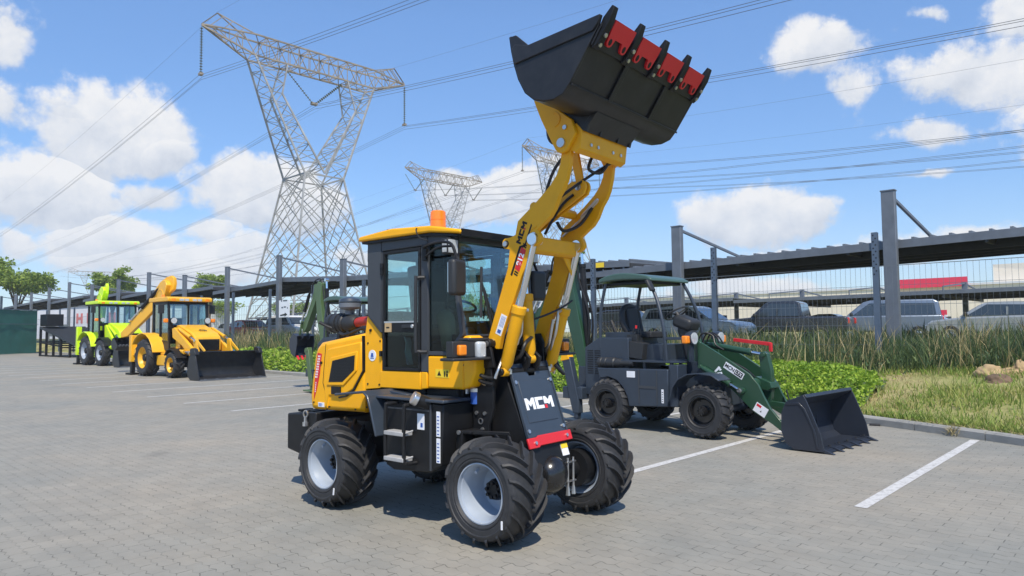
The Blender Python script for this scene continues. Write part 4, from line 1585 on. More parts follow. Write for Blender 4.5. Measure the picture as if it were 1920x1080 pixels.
    for s in (-1, 1):
        a = MB()
        a.prism(up, s * .27, s * .315)
        arm = a.build('boom_arm', M['green'], T, bevel=.005)
        if s < 0:
            d = Vector((.86, 0, -.51)).normalized()
            nn = Vector((.51, 0, .86)).normalized()
            O = Vector((2.16, -.316, .985))
            a = MB()
            a.cur = 0
            a.plate([(-.17, -.05), (.17, -.05), (.17, .05), (-.17, .05)], O, d, nn, .0015)
            a.cur = 1
            a.plate([(.02, -.038), (.155, -.038), (.155, .038), (.02, .038)], O + Vector((0, -.0015, 0)), d, nn, .0012)
            a.cur = 2
            a.plate([(-.10, -.07), (.10, -.07), (.10, .07), (-.10, .07)], Vector((2.56, -.316, .44)), d, nn, .0015)
            a.cur = 3
            a.plate([(-.085, .02), (-.01, .02), (-.01, .055), (-.085, .055)], Vector((2.56, -.3175, .44)), d, nn, .0012)
            a.cur = 1
            a.plate([(.0, -.03), (.025, -.03), (.015, .0)], Vector((2.56, -.3175, .44)), d, nn, .0012)
            a.cur = 0
            o = Vector((1.93, -.316, .97))
            a.plate([(-.075, -.05), (-.045, -.05), (-.02, .02), (.0, .0), (.02, .04), (-.01, .04), (-.02, .055), (-.05, .055)], o, d, nn, .0015)
            a.plate([(-.03, -.05), (.0, -.05), (.02, -.015), (.055, -.045), (.09, -.045), (.035, .01)], o, d, nn, .0015)
            sep(a.build('boom_decal', [M['white'], M['plastic'], M['white'], M['red']], arm, smooth=False), lambda c: (c.x > 2.4, c.x < 2.03))
            text('MCN', M['plastic'], arm, O + d * -.075 + Vector((0, -.0022, 0)), d, nn, .075, bold=.002)
            text('LTX', M['white'], arm, O + d * .088 + Vector((0, -.0035, 0)), d, nn, .062, bold=.001)
        ram(T, (1.62, s * .345, 1.03), (2.27, s * .345, .70), .25, .042, M['green'])
        a = MB()
        a.prism([(1.34, 1.08), (1.36, 1.42), (1.58, 1.45), (1.64, 1.05), (1.6, .8), (1.34, .8)], s * .22, s * .262)
        a.build('boom_tower', M['green'], T, bevel=.006)
    a = MB()
    a.cyl((2.40, -.27, .80), (2.40, .27, .80), .075)
    a.prism([(2.36, .85), (2.40, .90), (2.62, .82), (2.64, .74), (2.58, .70), (2.36, .74)], -.12, .12)
    a.build('cross_tube', M['green'], T, bevel=.006)
    a = MB()
    a.cyl((2.30, -.36, .70), (2.30, .36, .70), .04)
    a.build('lift_pin', M['green'], T)
    a = MB()
    a.box(2.80, 2.88, -.27, .27, .17, .28)
    a.build('cross_bar', M['green'], T, bevel=.006)
    a = MB()
    a.prism([(2.42, 1.20), (2.45, 1.255), (2.50, 1.265), (2.55, 1.23), (2.60, 1.0), (2.615, .80), (2.59, .58), (2.53, .45), (2.45, .46), (2.42, .60), (2.47, .80), (2.44, 1.0)], -.05, .05)
    a.cyl((2.49, -.08, 1.215), (2.49, .08, 1.215), .035)
    a.build('bell_crank', M['green'], T, bevel=.006)
    a = MB()
    a.prism([(2.50, .47), (3.10, .43), (3.10, .50), (2.52, .55)], -.03, .03)
    a.build('tilt_link', M['green'], T, bevel=.006)
    ram(T, (1.55, 0, 1.36), (2.49, 0, 1.215), .22, .048, M['green'], 'tilt_cylinder')
    a = MB()
    a.cbox((2.12, .345, 1.395), (.62, .03, .055), Matrix.Rotation(.105, 3, 'Y'))
    a.box(2.40, 2.44, .32, .37, 1.25, 1.38)
    a.build('red_safety_bar', M['red'], T, bevel=.004)
    a = MB()
    for y in (-.12, .02, .14):
        a.tube(bez2([(1.40, y, 1.25), (1.52, y, 1.52), (1.68, y * .6, 1.50), (1.76, y, 1.36), (1.9, y, 1.28)], 5), .013, 8)
    a.tube(bez2([(2.02, -.1, 1.1), (2.2, -.05, 1.0), (2.3, 0, .9), (2.42, .1, .72)], 5), .013, 8)
    a.tube(bez2([(2.70, .22, .70), (2.75, .2, .55), (2.82, .2, .40)], 5), .011, 8)
    each(a.build('hydraulic_hose', M['hose'], T))
    # front bucket on the ground
    hw = .78
    a = MB()
    prof = [(3.62, .03), (3.24, .03), (3.14, .10), (3.09, .25), (3.10, .48), (3.18, .64), (3.40, .725)]
    a.strip(prof, -hw, hw, .022)
    a.prism([(3.16, .62), (3.40, .74), (3.43, .70), (3.20, .56)], -hw, hw)
    bk = a.build('bucket', M['gbucket'], T, bevel=.004)
    a = MB()
    sd = [(3.64, .02), (3.24, .02), (3.13, .09), (3.08, .25), (3.09, .49), (3.155, .63), (3.39, .735), (3.43, .66), (3.49, .52), (3.60, .24)]
    for s in (-1, 1):
        a.prism(sd, s * hw, s * (hw + .02))
        a.strip([(3.16, .60), (3.33, .62), (3.40, .55), (3.52, .28), (3.56, .06)], s * (hw + .02), s * (hw + .03), .03)
    sy(a.build('bucket_side', M['gbucket'], bk, bevel=.004))
    a = MB()
    a.prism([(3.56, .045), (3.68, .018), (3.66, .01), (3.54, .02)], -hw, hw)
    for s in (-1, 1):
        a.prism([(2.92, .12), (2.93, .24), (3.10, .50), (3.13, .10)], s * .26, s * .32)
    a.build('cutting_edge', M['gbucket'], bk, bevel=.003)
    for i in range(6):
        y = -.76 + i * .304
        a = MB()
        a.prism([(3.52, .055), (3.64, .052), (3.76, .004), (3.64, .006)], y - .03, y + .03)
        to = a.build('bucket_tooth', M['gbucket'], bk, bevel=.004)
        a = MB()
        a.cyl((3.57, y, .05), (3.57, y, .072), .02, n=8)
        a.build('tooth_bolt', M['plastic'], to)
    # backhoe
    OG = M['ogreen']
    a = MB()
    a.box(-.92, -.48, -.66, .66, .42, .62)
    a.box(-1.0, -.7, -.14, .14, .45, .95)
    a.build('backhoe_frame', M['navy'], T, bevel=.01)
    for s in (-1, 1):
        a = MB()
        a.prism([(-.92, 1.10), (-.74, 1.14), (-.55, .40), (-.54, .18), (-.68, .18), (-.74, .40)], s * .56, s * .68)
        a.box(-.86, -.40, min(s * .50, s * .76), max(s * .50, s * .76), .04, .08)
        a.bar((-.61, s * .62, .20), (-.63, s * .62, .08), .09)
        lg = a.build('stabilizer', M['navy'], T, bevel=.012)
        a = MB()
        a.prism([(-.94, 1.06), (-.92, 1.17), (-.78, 1.20), (-.74, 1.10)], s * .55, s * .69)
        a.build('stabilizer_cap', M['yellow'], lg, bevel=.008)
    a = MB()
    bm = [(-.78, .80), (-1.02, .92), (-1.20, 1.50), (-1.34, 1.95), (-1.42, 2.55), (-1.50, 2.84), (-1.30, 3.02), (-1.10, 2.96), (-1.16, 2.50), (-1.06, 2.05), (-.93, 1.50)]
    a.prism(bm, -.10, .10)
    a.build('backhoe_boom', OG, T, bevel=.012)
    a = MB()
    a.prism([(-1.55, 2.95), (-1.33, 2.96), (-1.36, 2.62), (-2.02, 1.66), (-2.16, 1.60), (-2.26, 1.74), (-1.58, 2.72)], -.085, .085)
    dp = a.build('backhoe_dipper', OG, T, bevel=.012)
    a = MB()
    a.prism([(-1.70, 2.50), (-1.60, 2.62), (-1.98, 2.06), (-2.06, 2.02)], -.0875, -.084)
    a.build('dipper_sticker', M['white'], dp, smooth=False)
    ram(T, (-.86, 0, 1.05), (-1.00, 0, 3.05), .12, .055, M['black'], 'boom_cylinder')
    ram(T, (-1.70, -.13, 2.72), (-2.16, -.13, 1.92), .35, .045, M['black'], 'bucket_cylinder')
    a = MB()
    a.bar((-2.16, -.12, 1.92), (-2.30, -.12, 1.52), .05)
    a.bar((-2.16, .12, 1.92), (-2.30, .12, 1.52), .05)
    a.bar((-2.16, .0, 1.92), (-2.02, .0, 1.72), .06)
    a.cyl((-2.16, -.14, 1.92), (-2.16, .14, 1.92), .03)
    a.build('bucket_linkage', OG, T, bevel=.004)
    bh_bucket(T, Vector((-2.22, 0, 1.48)), .62, .52, M['gbucket'], M['red'] if group else M['gbucket'])
    a = MB()
    for y in (-.05, .05):
        a.tube(bez2([(-.9, y, 1.0), (-.8, y, 1.8), (-1.02, y, 2.5), (-1.2, y, 3.06), (-1.6, y * 1.5, 3.0), (-1.72, y, 2.7)], 6), .018, 8)
    each(a.build('backhoe_hose', M['hose'], T))
    return T


g1 = green_loader((1.985, 12.22, 0), -.80, 'dark green loader with open canopy and empty navy bucket resting on the paving')
g2 = copy_tree(g1)
for o in g1.children_recursive:
    if o.type == 'MESH' and o.data.materials and o.data.materials[0] == M['ogreen']:
        o.data = o.data.copy()
        o.data.materials[0] = M['green']
g2.location = (-4.45, 18.79, 0)
g2['label'] = 'green loader mostly hidden behind the yellow loader, its digging bucket with red teeth showing'
for o in g2.children:
    if o.name.startswith('stabilizer'):
        for q in [o] + list(o.children):
            q.data = q.data.copy()
            q.data.materials[0] = M['ogreen']
    if o.name.startswith('digging_bucket'):
        for q in o.children:
            q.data = q.data.copy()
            q.data.materials[0] = M['red']


# ------------------------------------------------------------------ the two big backhoe loaders far left
def backhoe(cfg):
    T = thing('backhoe_loader', cfg['label'], 'backhoe loader', cfg['loc'], cfg['yaw'])
    P, RM = M[cfg['paint']], M[cfg['rim']]
    rx, fx, rr, fr = cfg['rx'], cfg['fx'], cfg['rr'], cfg['fr']
    for y in (-1, 1):
        wheel(T, (rx, y * .95, rr), rr, .46, rr * .55, RM, y, 16, .045, .42, .07, spin=.2, deep=.5, key=('bh', rr))
        wheel(T, (fx, y * .92, fr), fr, .36, fr * .55, RM, y, 16, .035, .35, .06, spin=.1, deep=.5, key=('bh', fr))
    a = MB()
    a.box(-.6, 3.2, -.4, .4, .5, .95)
    a.cyl((rx, -.8, rr), (rx, .8, rr), .14)
    a.cyl((fx, -.8, fr), (fx, .8, fr), .11)
    a.build('chassis', M['black'], T, bevel=.01)
    # hood with sloping nose
    zt = cfg['hoodz']
    a = MB()
    a.prism([(1.62, zt), (1.95, zt + .02), (2.9, zt - .28), (3.12, zt - .42), (3.16, zt - .55), (3.16, .95), (1.62, .95)], -.50, .50)
    hd = a.build('hood', P, T, bevel=.05, seg=3)
    a = MB()
    a.box(3.15, 3.175, -.42, .42, .98, zt - .52)
    for k in range(9):
        a.box(3.17, 3.185, -.40, .40, 1.0 + k * (zt - 1.55) / 9, 1.015 + k * (zt - 1.55) / 9)
    a.build('grille', M['black'], hd, smooth=False)
    a = MB()
    d = Vector((.95, 0, -.28)).normalized()
    nn = Vector((.28, 0, .95)).normalized()
    if cfg['logo']:
        O = Vector((2.66, 0, zt - .185)) + nn * .012
        a.plate([(-.16, -.07), (.16, -.07), (.10, .02), (.04, -.04), (-.05, -.04), (-.10, .0)], O, (0, 1, 0), -d, .006)
        a.plate([(-.09, .02), (.0, .09), (.10, .03), (.05, .03), (.0, .06), (-.05, .01)], O, (0, 1, 0), -d, .006)
        a.build('hood_badge', M['plastic'], hd, smooth=False)
        text('L T M G', M['plastic'], hd, O + d * .14 + nn * .004, (0, 1, 0), -d, .075, bold=.002, ext=.004)
    # cab
    zr = cfg['roofz']
    ch = cfg['cabw']
    cx0, cx1 = cfg['cabx']
    a = MB()
    for s in (-1, 1):
        y0, y1 = s * (ch - .07), s * ch
        a.prism([(cx0, zr), (cx0 + .10, zr), (cx0 + .12, 1.25), (cx0, 1.25)], y0, y1)
        a.prism([(cx1 - .12, zr), (cx1 - .02, zr), (cx1 + .08, zt - .05), (cx1 + .08, .95), (cx1 - .02, .95), (cx1 - .02, zt)], y0, y1)
        a.prism([(cx0 + .62, zr), (cx0 + .69, zr), (cx0 + .69, 1.3), (cx0 + .62, 1.3)], y0, y1)
        a.prism([(cx0, zr), (cx1, zr), (cx1, zr - .09), (cx0, zr - .09)], y0, y1)
        a.prism([(cx0, 1.45), (cx1, 1.3), (cx1, .95), (cx0, 1.2)], y0, y1)
    a.box(cx1 - .10, cx1 - .03, -ch, ch, zr - .09, zr)
    a.box(cx1 - .05, cx1 + .03, -.03, .03, zt, zr - .05)
    a.box(cx1 - .02, cx1 + .08, -ch, ch, zt - .14, zt + .02)
    a.box(cx0, cx0 + .08, -ch, ch, 1.2, 1.8)
    a.box(cx0, cx0 + .08, -ch, ch, zr - .09, zr)
    a.box(cx0 + .25, cx0 + .7, -.25, .25, 1.3, 1.6)
    a.box(cx0 + .2, cx0 + .32, -.25, .25, 1.6, 2.2)
    cab = a.build('cab_frame', M['black'], T, bevel=.008)
    a = MB()
    for s in (-1, 1):
        a.prism([(cx0 + .1, zr - .09), (cx1 - .1, zr - .09), (cx1 - .02, 1.3), (cx0 + .12, 1.45)], s * (ch - .04), s * (ch - .035))
    a.build('side_window', M['glass'], cab, smooth=False)
    a = MB()
    a.prism([(cx1 - .07, zr - .09), (cx1 - .06, zr - .09), (cx1 + .01, zt), (cx1, zt)], -ch + .06, ch - .06)
    a.build('windscreen', M['glass'], cab, smooth=False)
    a = MB()
    a.prism([(cx0 - .14, zr), (cx0 - .12, zr + .16), (cx1 + .05, zr + .18), (cx1 + .17, zr + .13), (cx1 + .16, zr)], -ch - .09, ch + .09)
    rf = a.build('roof', P, T, bevel=.03, seg=3)
    a = MB()
    for y in (-.45, -.2, .2, .45):
        a.box(cx1 + .15, cx1 + .19, y * ch - .08, y * ch + .08, zr + .02, zr + .11)
    a.build('roof_lamp', M['lens'], rf, bevel=.006)
    a = MB()
    a.lathe([(.001, .13), (.06, .12), (.07, 0)], (cx0 + .4, -ch * .7, zr + .17), 'z', 14)
    for s in (-1, 1):
        a.box(cx1 + .15, cx1 + .19, s * ch * .85 - .07, s * ch * .85 + .07, zr + .02, zr + .11)
    a.build('roof_beacon', M['amber'], rf)
    for s in (-1, 1):
        a = MB()
        a.lathe([(.12, .07), (.12, .02), (.06, -.05), (.001, -.06)], (cx1 + .16, s * (ch - .12), zt + .18), 'x', 18)
        a.bar((cx1 + .1, s * (ch - .12), zt + .1), (cx1 + .02, s * (ch - .08), zt - .05), .05)
        lp = a.build('headlamp', M['black'], T)
        a = MB()
        a.cyl((cx1 + .22, s * (ch - .12), zt + .18), (cx1 + .235, s * (ch - .12), zt + .18), .11, n=18)
        a.build('headlamp_lens', M['lens'], lp)
        a = MB()
        a.cbox((cx1 + .12, s * (ch + .14), zt + .18), (.12, .16, .15))
        a.build('turn_signal', M['amber'], lp, bevel=.03)
        a = MB()
        a.cbox((cx1 - .1, s * (ch + .22), zr - .28), (.08, .20, .34))
        a.tube([(cx1 - .05, s * ch, zr - .1), (cx1 - .1, s * (ch + .22), zr - .12)], .02, 6)
        a.build('mirror', M['plastic'], T, bevel=.03)
        # rear mudguard
        a = MB()
        ts = [math.radians(t) for t in (12, 30, 50, 70, 90, 110, 130, 148)]
        a.strip([(rx + (rr + .20) * math.cos(t) * 1.1, rr + .02 + (rr + .20) * math.sin(t)) for t in ts], s * .68, s * 1.2, .04)
        a.build('mudguard', P, T, bevel=.015)
        a = MB()
        a.box(rx + .75, fx - fr - .05, min(s * .45, s * .95), max(s * .45, s * .95), .42, .80)
        a.box(rx + .9, fx + .1, min(s * .45, s * .88), max(s * .45, s * .88), .80, .90)
        a.build('side_box', P, T, bevel=.03)
        a = MB()
        ts = [math.radians(t) for t in (25, 55, 85, 115, 145)]
        a.strip([(fx + (fr + .09) * math.cos(t), fr + .02 + (fr + .09) * math.sin(t)) for t in ts], s * .70, s * 1.1, .03)
        a.build('front_mudguard', M['black'], T)
        # loader arms
        a = MB()
        a.prism([(1.85, 1.45), (1.80, zt - .12), (1.98, zt - .08), (2.75, 1.42), (3.45, 1.02), (4.02, .66), (4.13, .56), (4.10, .40), (3.9, .44), (3.3, .74), (2.6, 1.16)], s * .60, s * .71)
        a.build('loader_arm', P, T, bevel=.012)
        ram(T, (2.15, s * .80, .98), (3.42, s * .80, .92), .3, .07, P)
        a = MB()
        a.prism([(1.9, .9), (1.9, zt - .2), (2.1, zt - .15), (2.25, .9)], s * .54, s * .6)
        a.build('arm_tower', P, T, bevel=.01)
        ram(T, (2.2, s * .64, zt - .12), (3.50, s * .64, 1.34), .28, .06, P, 'tilt_cylinder')
        a = MB()
        a.prism([(3.42, .85), (3.40, 1.36), (3.50, 1.42), (3.62, 1.38), (3.72, .95), (3.60, .80)], s * .58, s * .66)
        a.prism([(3.55, 1.25), (4.16, .92), (4.20, 1.0), (3.62, 1.36)], s * .60, s * .64)
        a.build('tilt_lever', P, T, bevel=.01)
    # front bucket
    hw = cfg['bw']
    a = MB()
    a.strip([(5.02, .03), (4.42, .03), (4.24, .12), (4.17, .30), (4.24, .62), (4.40, .93), (4.50, .96)], -hw, hw, .03)
    bk = a.build('bucket', M['bucket'], T)
    a = MB()
    for s in (-1, 1):
        a.prism([(5.04, .01), (4.40, .01), (4.22, .10), (4.15, .30), (4.22, .64), (4.38, .97), (4.56, 1.0), (4.72, .88), (4.80, .62)], s * (hw - .01), s * (hw + .03))
        a.prism([(4.36, .88), (4.38, 1.06), (4.50, 1.10), (4.66, 1.06), (4.78, .88)], s * (hw - .10), s * (hw + .05))
    sep(a.build('bucket_side', M['bucket'], bk, bevel=.01), lambda c: c.y > 0)
    a = MB()
    a.prism([(4.9, .05), (5.12, .015), (5.1, .005), (4.88, .01)], -hw - .02, hw + .02)
    for k in range(6):
        y = -hw + .2 + k * (2 * hw - .4) / 5
        a.box(4.98, 5.03, y - .05, y + .05, .04, .06)
    a.build('cutting_edge', M['steel'], bk, bevel=.004)
    # backhoe at the rear
    a = MB()
    a.box(-1.15, -.45, -.95, .95, .75, 1.05)
    a.box(-1.35, -.95, -.2, .2, .6, 1.3)
    a.build('backhoe_frame', P, T, bevel=.02)
    for s in (-1, 1):
        a = MB()
        a.box(-1.22, -.98, min(s * .80, s * 1.02), max(s * .80, s * 1.02), .5, cfg['stabz'])
        lg = a.build('stabilizer', P, T, bevel=.02)
        a = MB()
        a.box(-1.18, -1.02, min(s * .84, s * .98), max(s * .84, s * .98), .08, .5)
        a.box(-1.35, -.85, min(s * .75, s * 1.08), max(s * .75, s * 1.08), .0, .08)
        a.build('stabilizer_foot', M['black'], lg, bevel=.01)
    bz = cfg['boomz']
    a = MB()
    a.prism([(-1.15, .95), (-1.32, 1.3), (-1.30, 2.2), (-1.12, bz - .75), (-.70, bz - .12), (-.42, bz + .08), (-.18, bz + .04), (-.05, bz - .14), (-.22, bz - .55), (-.62, bz - .95), (-.82, 2.4), (-.92, 1.3), (-.98, .95)], -.13, .13)
    bo = a.build('backhoe_boom', P, T, bevel=.02)
    a = MB()
    a.lathe([(.30, -.01), (.34, -.01), (.34, .012), (.30, .012)], (-.62, -.135, bz - .62), 'y', 18)
    a.build('boom_relief', P, bo)
    e = Vector(cfg['dip'])
    top = Vector((-.25, 0, bz - .1))
    dv = (e - top)
    yaw = math.atan2(dv.y, dv.x)
    a = MB()
    a.M = Matrix.Translation(top) @ Matrix.Rotation(yaw, 4, 'Z')
    l = math.hypot(dv.x, dv.y)
    dz = dv.z
    a.prism([(-.34, -.22), (.1, -.45), (l * .45, dz * .45 - .42), (l * .86, dz * .86 - .34), (l, dz - .12), (l + .05, dz + .10), (l * .55, dz * .55 + .12), (.55, .12), (.10, .30), (-.18, .34), (-.36, .24), (-.40, .02)], -.16, -.02)
    dp = a.build('backhoe_dipper', P, T, bevel=.02)
    a = MB()
    a.M = Matrix.Translation(top) @ Matrix.Rotation(yaw, 4, 'Z')
    for k, (u, w) in enumerate(((.30, .10), (.37, .16), (.46, .20), (.86, .12))):
        a.prism([(l * u, dz * u - .22), (l * u + w, dz * (u + w / l) - .24), (l * u + w, dz * (u + w / l) - .10), (l * u, dz * u - .05)], -.165, -.158)
    a.build('dipper_mark', M['plastic'], dp, smooth=False)
    q = top.lerp(e, .15) + Vector((0, 0, .20))
    ram(T, q, top.lerp(e, .78) + Vector((0, 0, .16)), .4, .07, M['black'], 'bucket_cylinder')
    bh_bucket(T, e + Vector((-.1, 0, -.15)), -.5, .5, M['bucket'], M['steel'])
    return T


backhoe(dict(label='orange yellow backhoe loader with wide black bucket, nearer of the two parked far left', loc=(-13.54, 27.85, 0), yaw=-.70, paint='orange', rim='orangerim',
             rx=.36, fx=2.52, rr=.70, fr=.47, hoodz=1.90, roofz=2.80, cabw=.76, cabx=(.22, 1.58), bw=1.20, stabz=1.55, boomz=3.66, dip=(-3.55, -.45, 1.55), logo=True))
backhoe(dict(label='lime green backhoe loader with silver wheels parked behind the orange yellow one', loc=(-21.77, 37.74, 0), yaw=-.70, paint='lime', rim='rim',
             rx=.42, fx=2.25, rr=.75, fr=.66, hoodz=2.15, roofz=3.14, cabw=.92, cabx=(.10, 1.60), bw=1.15, stabz=2.0, boomz=4.08, dip=(-2.6, .6, 1.7), logo=False))
# ------------------------------------------------------------------ ground, kerb, bank
def lerp_tab(tab, x):
    if x <= tab[0][0]:
        return tab[0][1]
    for (a, b), (c, d) in zip(tab, tab[1:]):
        if x <= c:
            return b + (d - b) * (x - a) / (c - a)
    return tab[-1][1]


KT = [(-120, 17.2), (-58, 17.0), (-46, 14.4), (-25, 13.7), (-10.5, 13.02), (-5.0, 12.93), (-3.9, 12.72), (-2.6, 12.12), (-1.5, 11.62), (0, 10.75), (3, 8.9), (8, 5.9), (30, -8)]
BZ = [(0, .11), (.6, .16), (1.5, .33), (2.5, .52), (3.5, .68), (4.6, .80), (6.5, .93), (9, .97), (1000, 1.0)]


def nk(t):
    return lerp_tab(KT, t)


def bank_z(t, n):
    s = n - nk(t) - .15
    z = lerp_tab(BZ, s)
    if 0 < s < 8:
        z += .05 * noise.noise(Vector((t * .9, n * .9, 0))) * min(1, s)
    return z


a = MB()
a.add([(-260, -60, 0), (160, -60, 0), (160, 260, 0), (-260, 260, 0)], [(0, 1, 2, 3)])
tag(a.build('paving', M['paver'], smooth=False), kind='structure')
a = MB()
ts = [-120, -100, -80, -65, -55, -45, -38] + [-32 + .8 * i for i in range(36)] + [-3.4 + .4 * i for i in range(20)] + [5.5, 7, 9, 12, 16, 22, 30]
ss = [0, .15, .4, .8, 1.2, 1.6, 2, 2.4, 2.8, 3.2, 3.6, 4.0, 4.5, 5, 6, 7, 9, 12, 18, 30, 60, 140, 400]
vs, fs = [], []
for t in ts:
    for s in ss:
        n = nk(t) + .14 + s
        vs.append(tn(t, n, bank_z(t, n) - (.0 if s else .05)))
for i in range(len(ts) - 1):
    for j in range(len(ss) - 1):
        o = i * len(ss) + j
        fs.append((o, o + len(ss), o + len(ss) + 1, o + 1))
a.add(vs, fs)
tag(a.build('ground', M['soil'], sharp=80), kind='structure')

a = MB()
t = -70.0
while t < 9:
    st = 1.0 if t > -30 else 4.0
    g = .006
    p0, p1 = Vector((t + g, nk(t + g))), Vector((t + st - g, nk(t + st - g)))
    d = (p1 - p0).normalized()
    q = Vector((-d.y, d.x)) * (.16)
    dz = random.uniform(-.004, .004)
    A, B_, Cc, D = tn(*p0), tn(*p1), tn(*(p1 + q)), tn(*(p0 + q))
    sl = .022
    q2 = q.normalized() * sl
    A1, B1 = tn(*(p0 + q2)), tn(*(p1 + q2))
    up = Vector((0, 0, .125 + dz))
    mid = Vector((0, 0, .10 + dz))
    vs = [A, B_, Cc, D, A + mid, B_ + mid, A1 + up, B1 + up, Cc + up, D + up]
    a.add(vs, [(0, 1, 5, 4), (4, 5, 7, 6), (6, 7, 8, 9), (1, 2, 8, 7, 5), (0, 4, 6, 9, 3), (2, 3, 9, 8)])
    t += st
tag(a.build('kerb', M['concrete'], smooth=False), kind='structure')

for k in range(18):
    if k == 4:
        continue
    t = -2.11 - 2.42 * k
    n0, n1 = 6.75 + random.uniform(-.05, .05), nk(t) - .06
    w = .055
    a = MB()
    if k == 0:
        n0, n1 = 6.78, nk(t) - .10
    a.add([tn(t - w, n0, .004), tn(t + w, n0, .004), tn(t + w, n1, .004), tn(t - w, n1, .004)], [(0, 1, 2, 3)])
    tag(a.build('parking_line', M['line'], smooth=False), kind='structure')

# ------------------------------------------------------------------ plants on the bank


def blades(name, mt, items, kind_label):
    """items: (base, height, width, lean vector, bend)"""
    vs, fs = [], []
    for b, h, w, ln, az in items:
        o = len(vs)
        sx, sy = math.cos(az) * w / 2, math.sin(az) * w / 2
        m_ = b + Vector((ln[0] * .35, ln[1] * .35, h * .55))
        tp = b + Vector((ln[0], ln[1], h))
        vs += [(b.x - sx, b.y - sy, b.z), (b.x + sx, b.y + sy, b.z), (m_.x + sx * .8, m_.y + sy * .8, m_.z), (m_.x - sx * .8, m_.y - sy * .8, m_.z), tuple(tp)]
        fs += [(o, o + 1, o + 2, o + 3), (o + 3, o + 2, o + 4)]
    a = MB()
    a.v, a.f, a.mi = vs, fs, [0] * len(fs)
    o = a.build(name, mt, smooth=False, recalc=False)
    return tag(o, kind='stuff')


R = random.Random(5)


def blade_items(n, tr, nr, hr, wr, lean, dens=None, dz=0.0, hf=False):
    out = []
    while len(out) < n:
        u = R.random()
        t = tr[0] + (tr[1] - tr[0]) * u
        nn = nr[0] + (nr[1] - nr[0]) * R.random()
        if nn < nk(t) + .22:
            continue
        if dens and R.random() > dens(t, nn):
            continue
        az = R.random() * PI
        a2 = R.random() * 2 * PI
        h = R.uniform(*hr) * (.62 + .75 * max(0, .5 + noise.noise(Vector((t * .45, nn * .6, 40)))) if hf else 1)
        ll = h * R.uniform(.05, lean)
        out.append((tn(t, nn, bank_z(t, nn) - .02 + dz), h, R.uniform(*wr), (ll * math.cos(a2), ll * math.sin(a2)), az))
    return out


def clump(t, n):
    return .35 + .9 * max(0, .5 + noise.noise(Vector((t * .8, n * .8, 3.3))))


it = blade_items(36000, (-16, 5), (16.2, 19.6), (.18, .72), (.008, .019), .95, clump, hf=True)
it += blade_items(16000, (-62, -16), (16.2, 19.6), (.3, .95), (.02, .045), .7, clump, hf=True)
it += blade_items(5000, (-16, 6), (19.6, 26), (.3, .7), (.03, .05), .5, clump, hf=True)
for i in range(9000):       # broad weed leaves among the stalks
    t = R.uniform(-40, 5)
    nn = R.uniform(16.0, 18.6)
    if noise.noise(Vector((t * .6, nn * .8, 55))) < -.05:
        continue
    a2 = R.random() * 6.28
    h = R.uniform(.02, .12)
    k = 1 if t > -16 else 2
    it.append((tn(t, nn, bank_z(t, nn) + R.uniform(0, .5) * (.6 + .6 * noise.noise(Vector((t, nn, 3))))), h, R.uniform(.03, .06) * k, (.09 * math.cos(a2), .09 * math.sin(a2)), R.random() * PI))
blades('tall_grass', M['tallgrass'], it, '')
it = blade_items(1900, (-16, 5), (15.9, 18.8), (.4, 1.15), (.010, .022), .8, lambda t, n: max(0, noise.noise(Vector((t * 1.1, n * 1.1, 8))) + .25))
it += blade_items(1200, (-60, -16), (16.4, 19), (.6, 1.4), (.03, .05), .6, lambda t, n: max(0, noise.noise(Vector((t * .7, n * .7, 8))) + .2))
it += blade_items(9000, (-5.6, 6), (9, 16.6), (.04, .12), (.008, .018), 1.1, lambda t, n: max(0, .12 + noise.noise(Vector((t * .7, n * .7, 21)))))
blades('dry_grass', M['drygrass'], it, '')


def bare(t, n):
    v = noise.noise(Vector((t * .55 + 7, n * .75, 5.1)))
    d = .52 + v * 2.0
    if (t + 4.2) ** 2 + ((n - 14.6) * .8) ** 2 < .8:
        d *= .2
    return d


it = blade_items(34000, (-5.4, 7), (8, 16.9), (.05, .17), (.010, .022), .8, bare)
it += blade_items(9000, (-62, -5), (15.0, 17.2), (.12, .35), (.02, .04), .7, clump)
it += blade_items(2500, (-5.3, 6.5), (8, 16.4), (.15, .34), (.010, .02), .8, lambda t, n: max(0, noise.noise(Vector((t * 1.6, n * 1.6, 2))) - .1))
for i in range(3500):       # ragged fringe along the kerb
    t = R.uniform(-5.2, 6.5)
    n = nk(t) + .17 + abs(R.gauss(0, .12))
    a2 = R.random() * 6.28
    h = R.uniform(.05, .16)
    it.append((tn(t, n, bank_z(t, n) - .01), h, R.uniform(.01, .02), (h * .6 * math.cos(a2), h * .6 * math.sin(a2)), R.random() * PI))
blades('short_grass', M['shortgrass'], it, '')


it = []
for i in range(5200):       # trampled straw and dead leaves lying on the bank and over the kerb
    t = R.uniform(-5.4, 6.5)
    n = nk(t) + R.choice([R.uniform(.05, 5.2), R.uniform(2.6, 4.6), R.uniform(.02, .5)])
    if noise.noise(Vector((t * .9, n * .9, 77))) < -.1:
        continue
    a2 = R.random() * 6.28
    l = R.uniform(.05, .18)
    z = bank_z(t, n) if n > nk(t) + .18 else .128
    it.append((tn(t, n, z + .012), R.uniform(.005, .05), R.uniform(.006, .016), (l * math.cos(a2), l * math.sin(a2)), R.random() * PI))
blades('dry_litter', M['drygrass'], it, '')


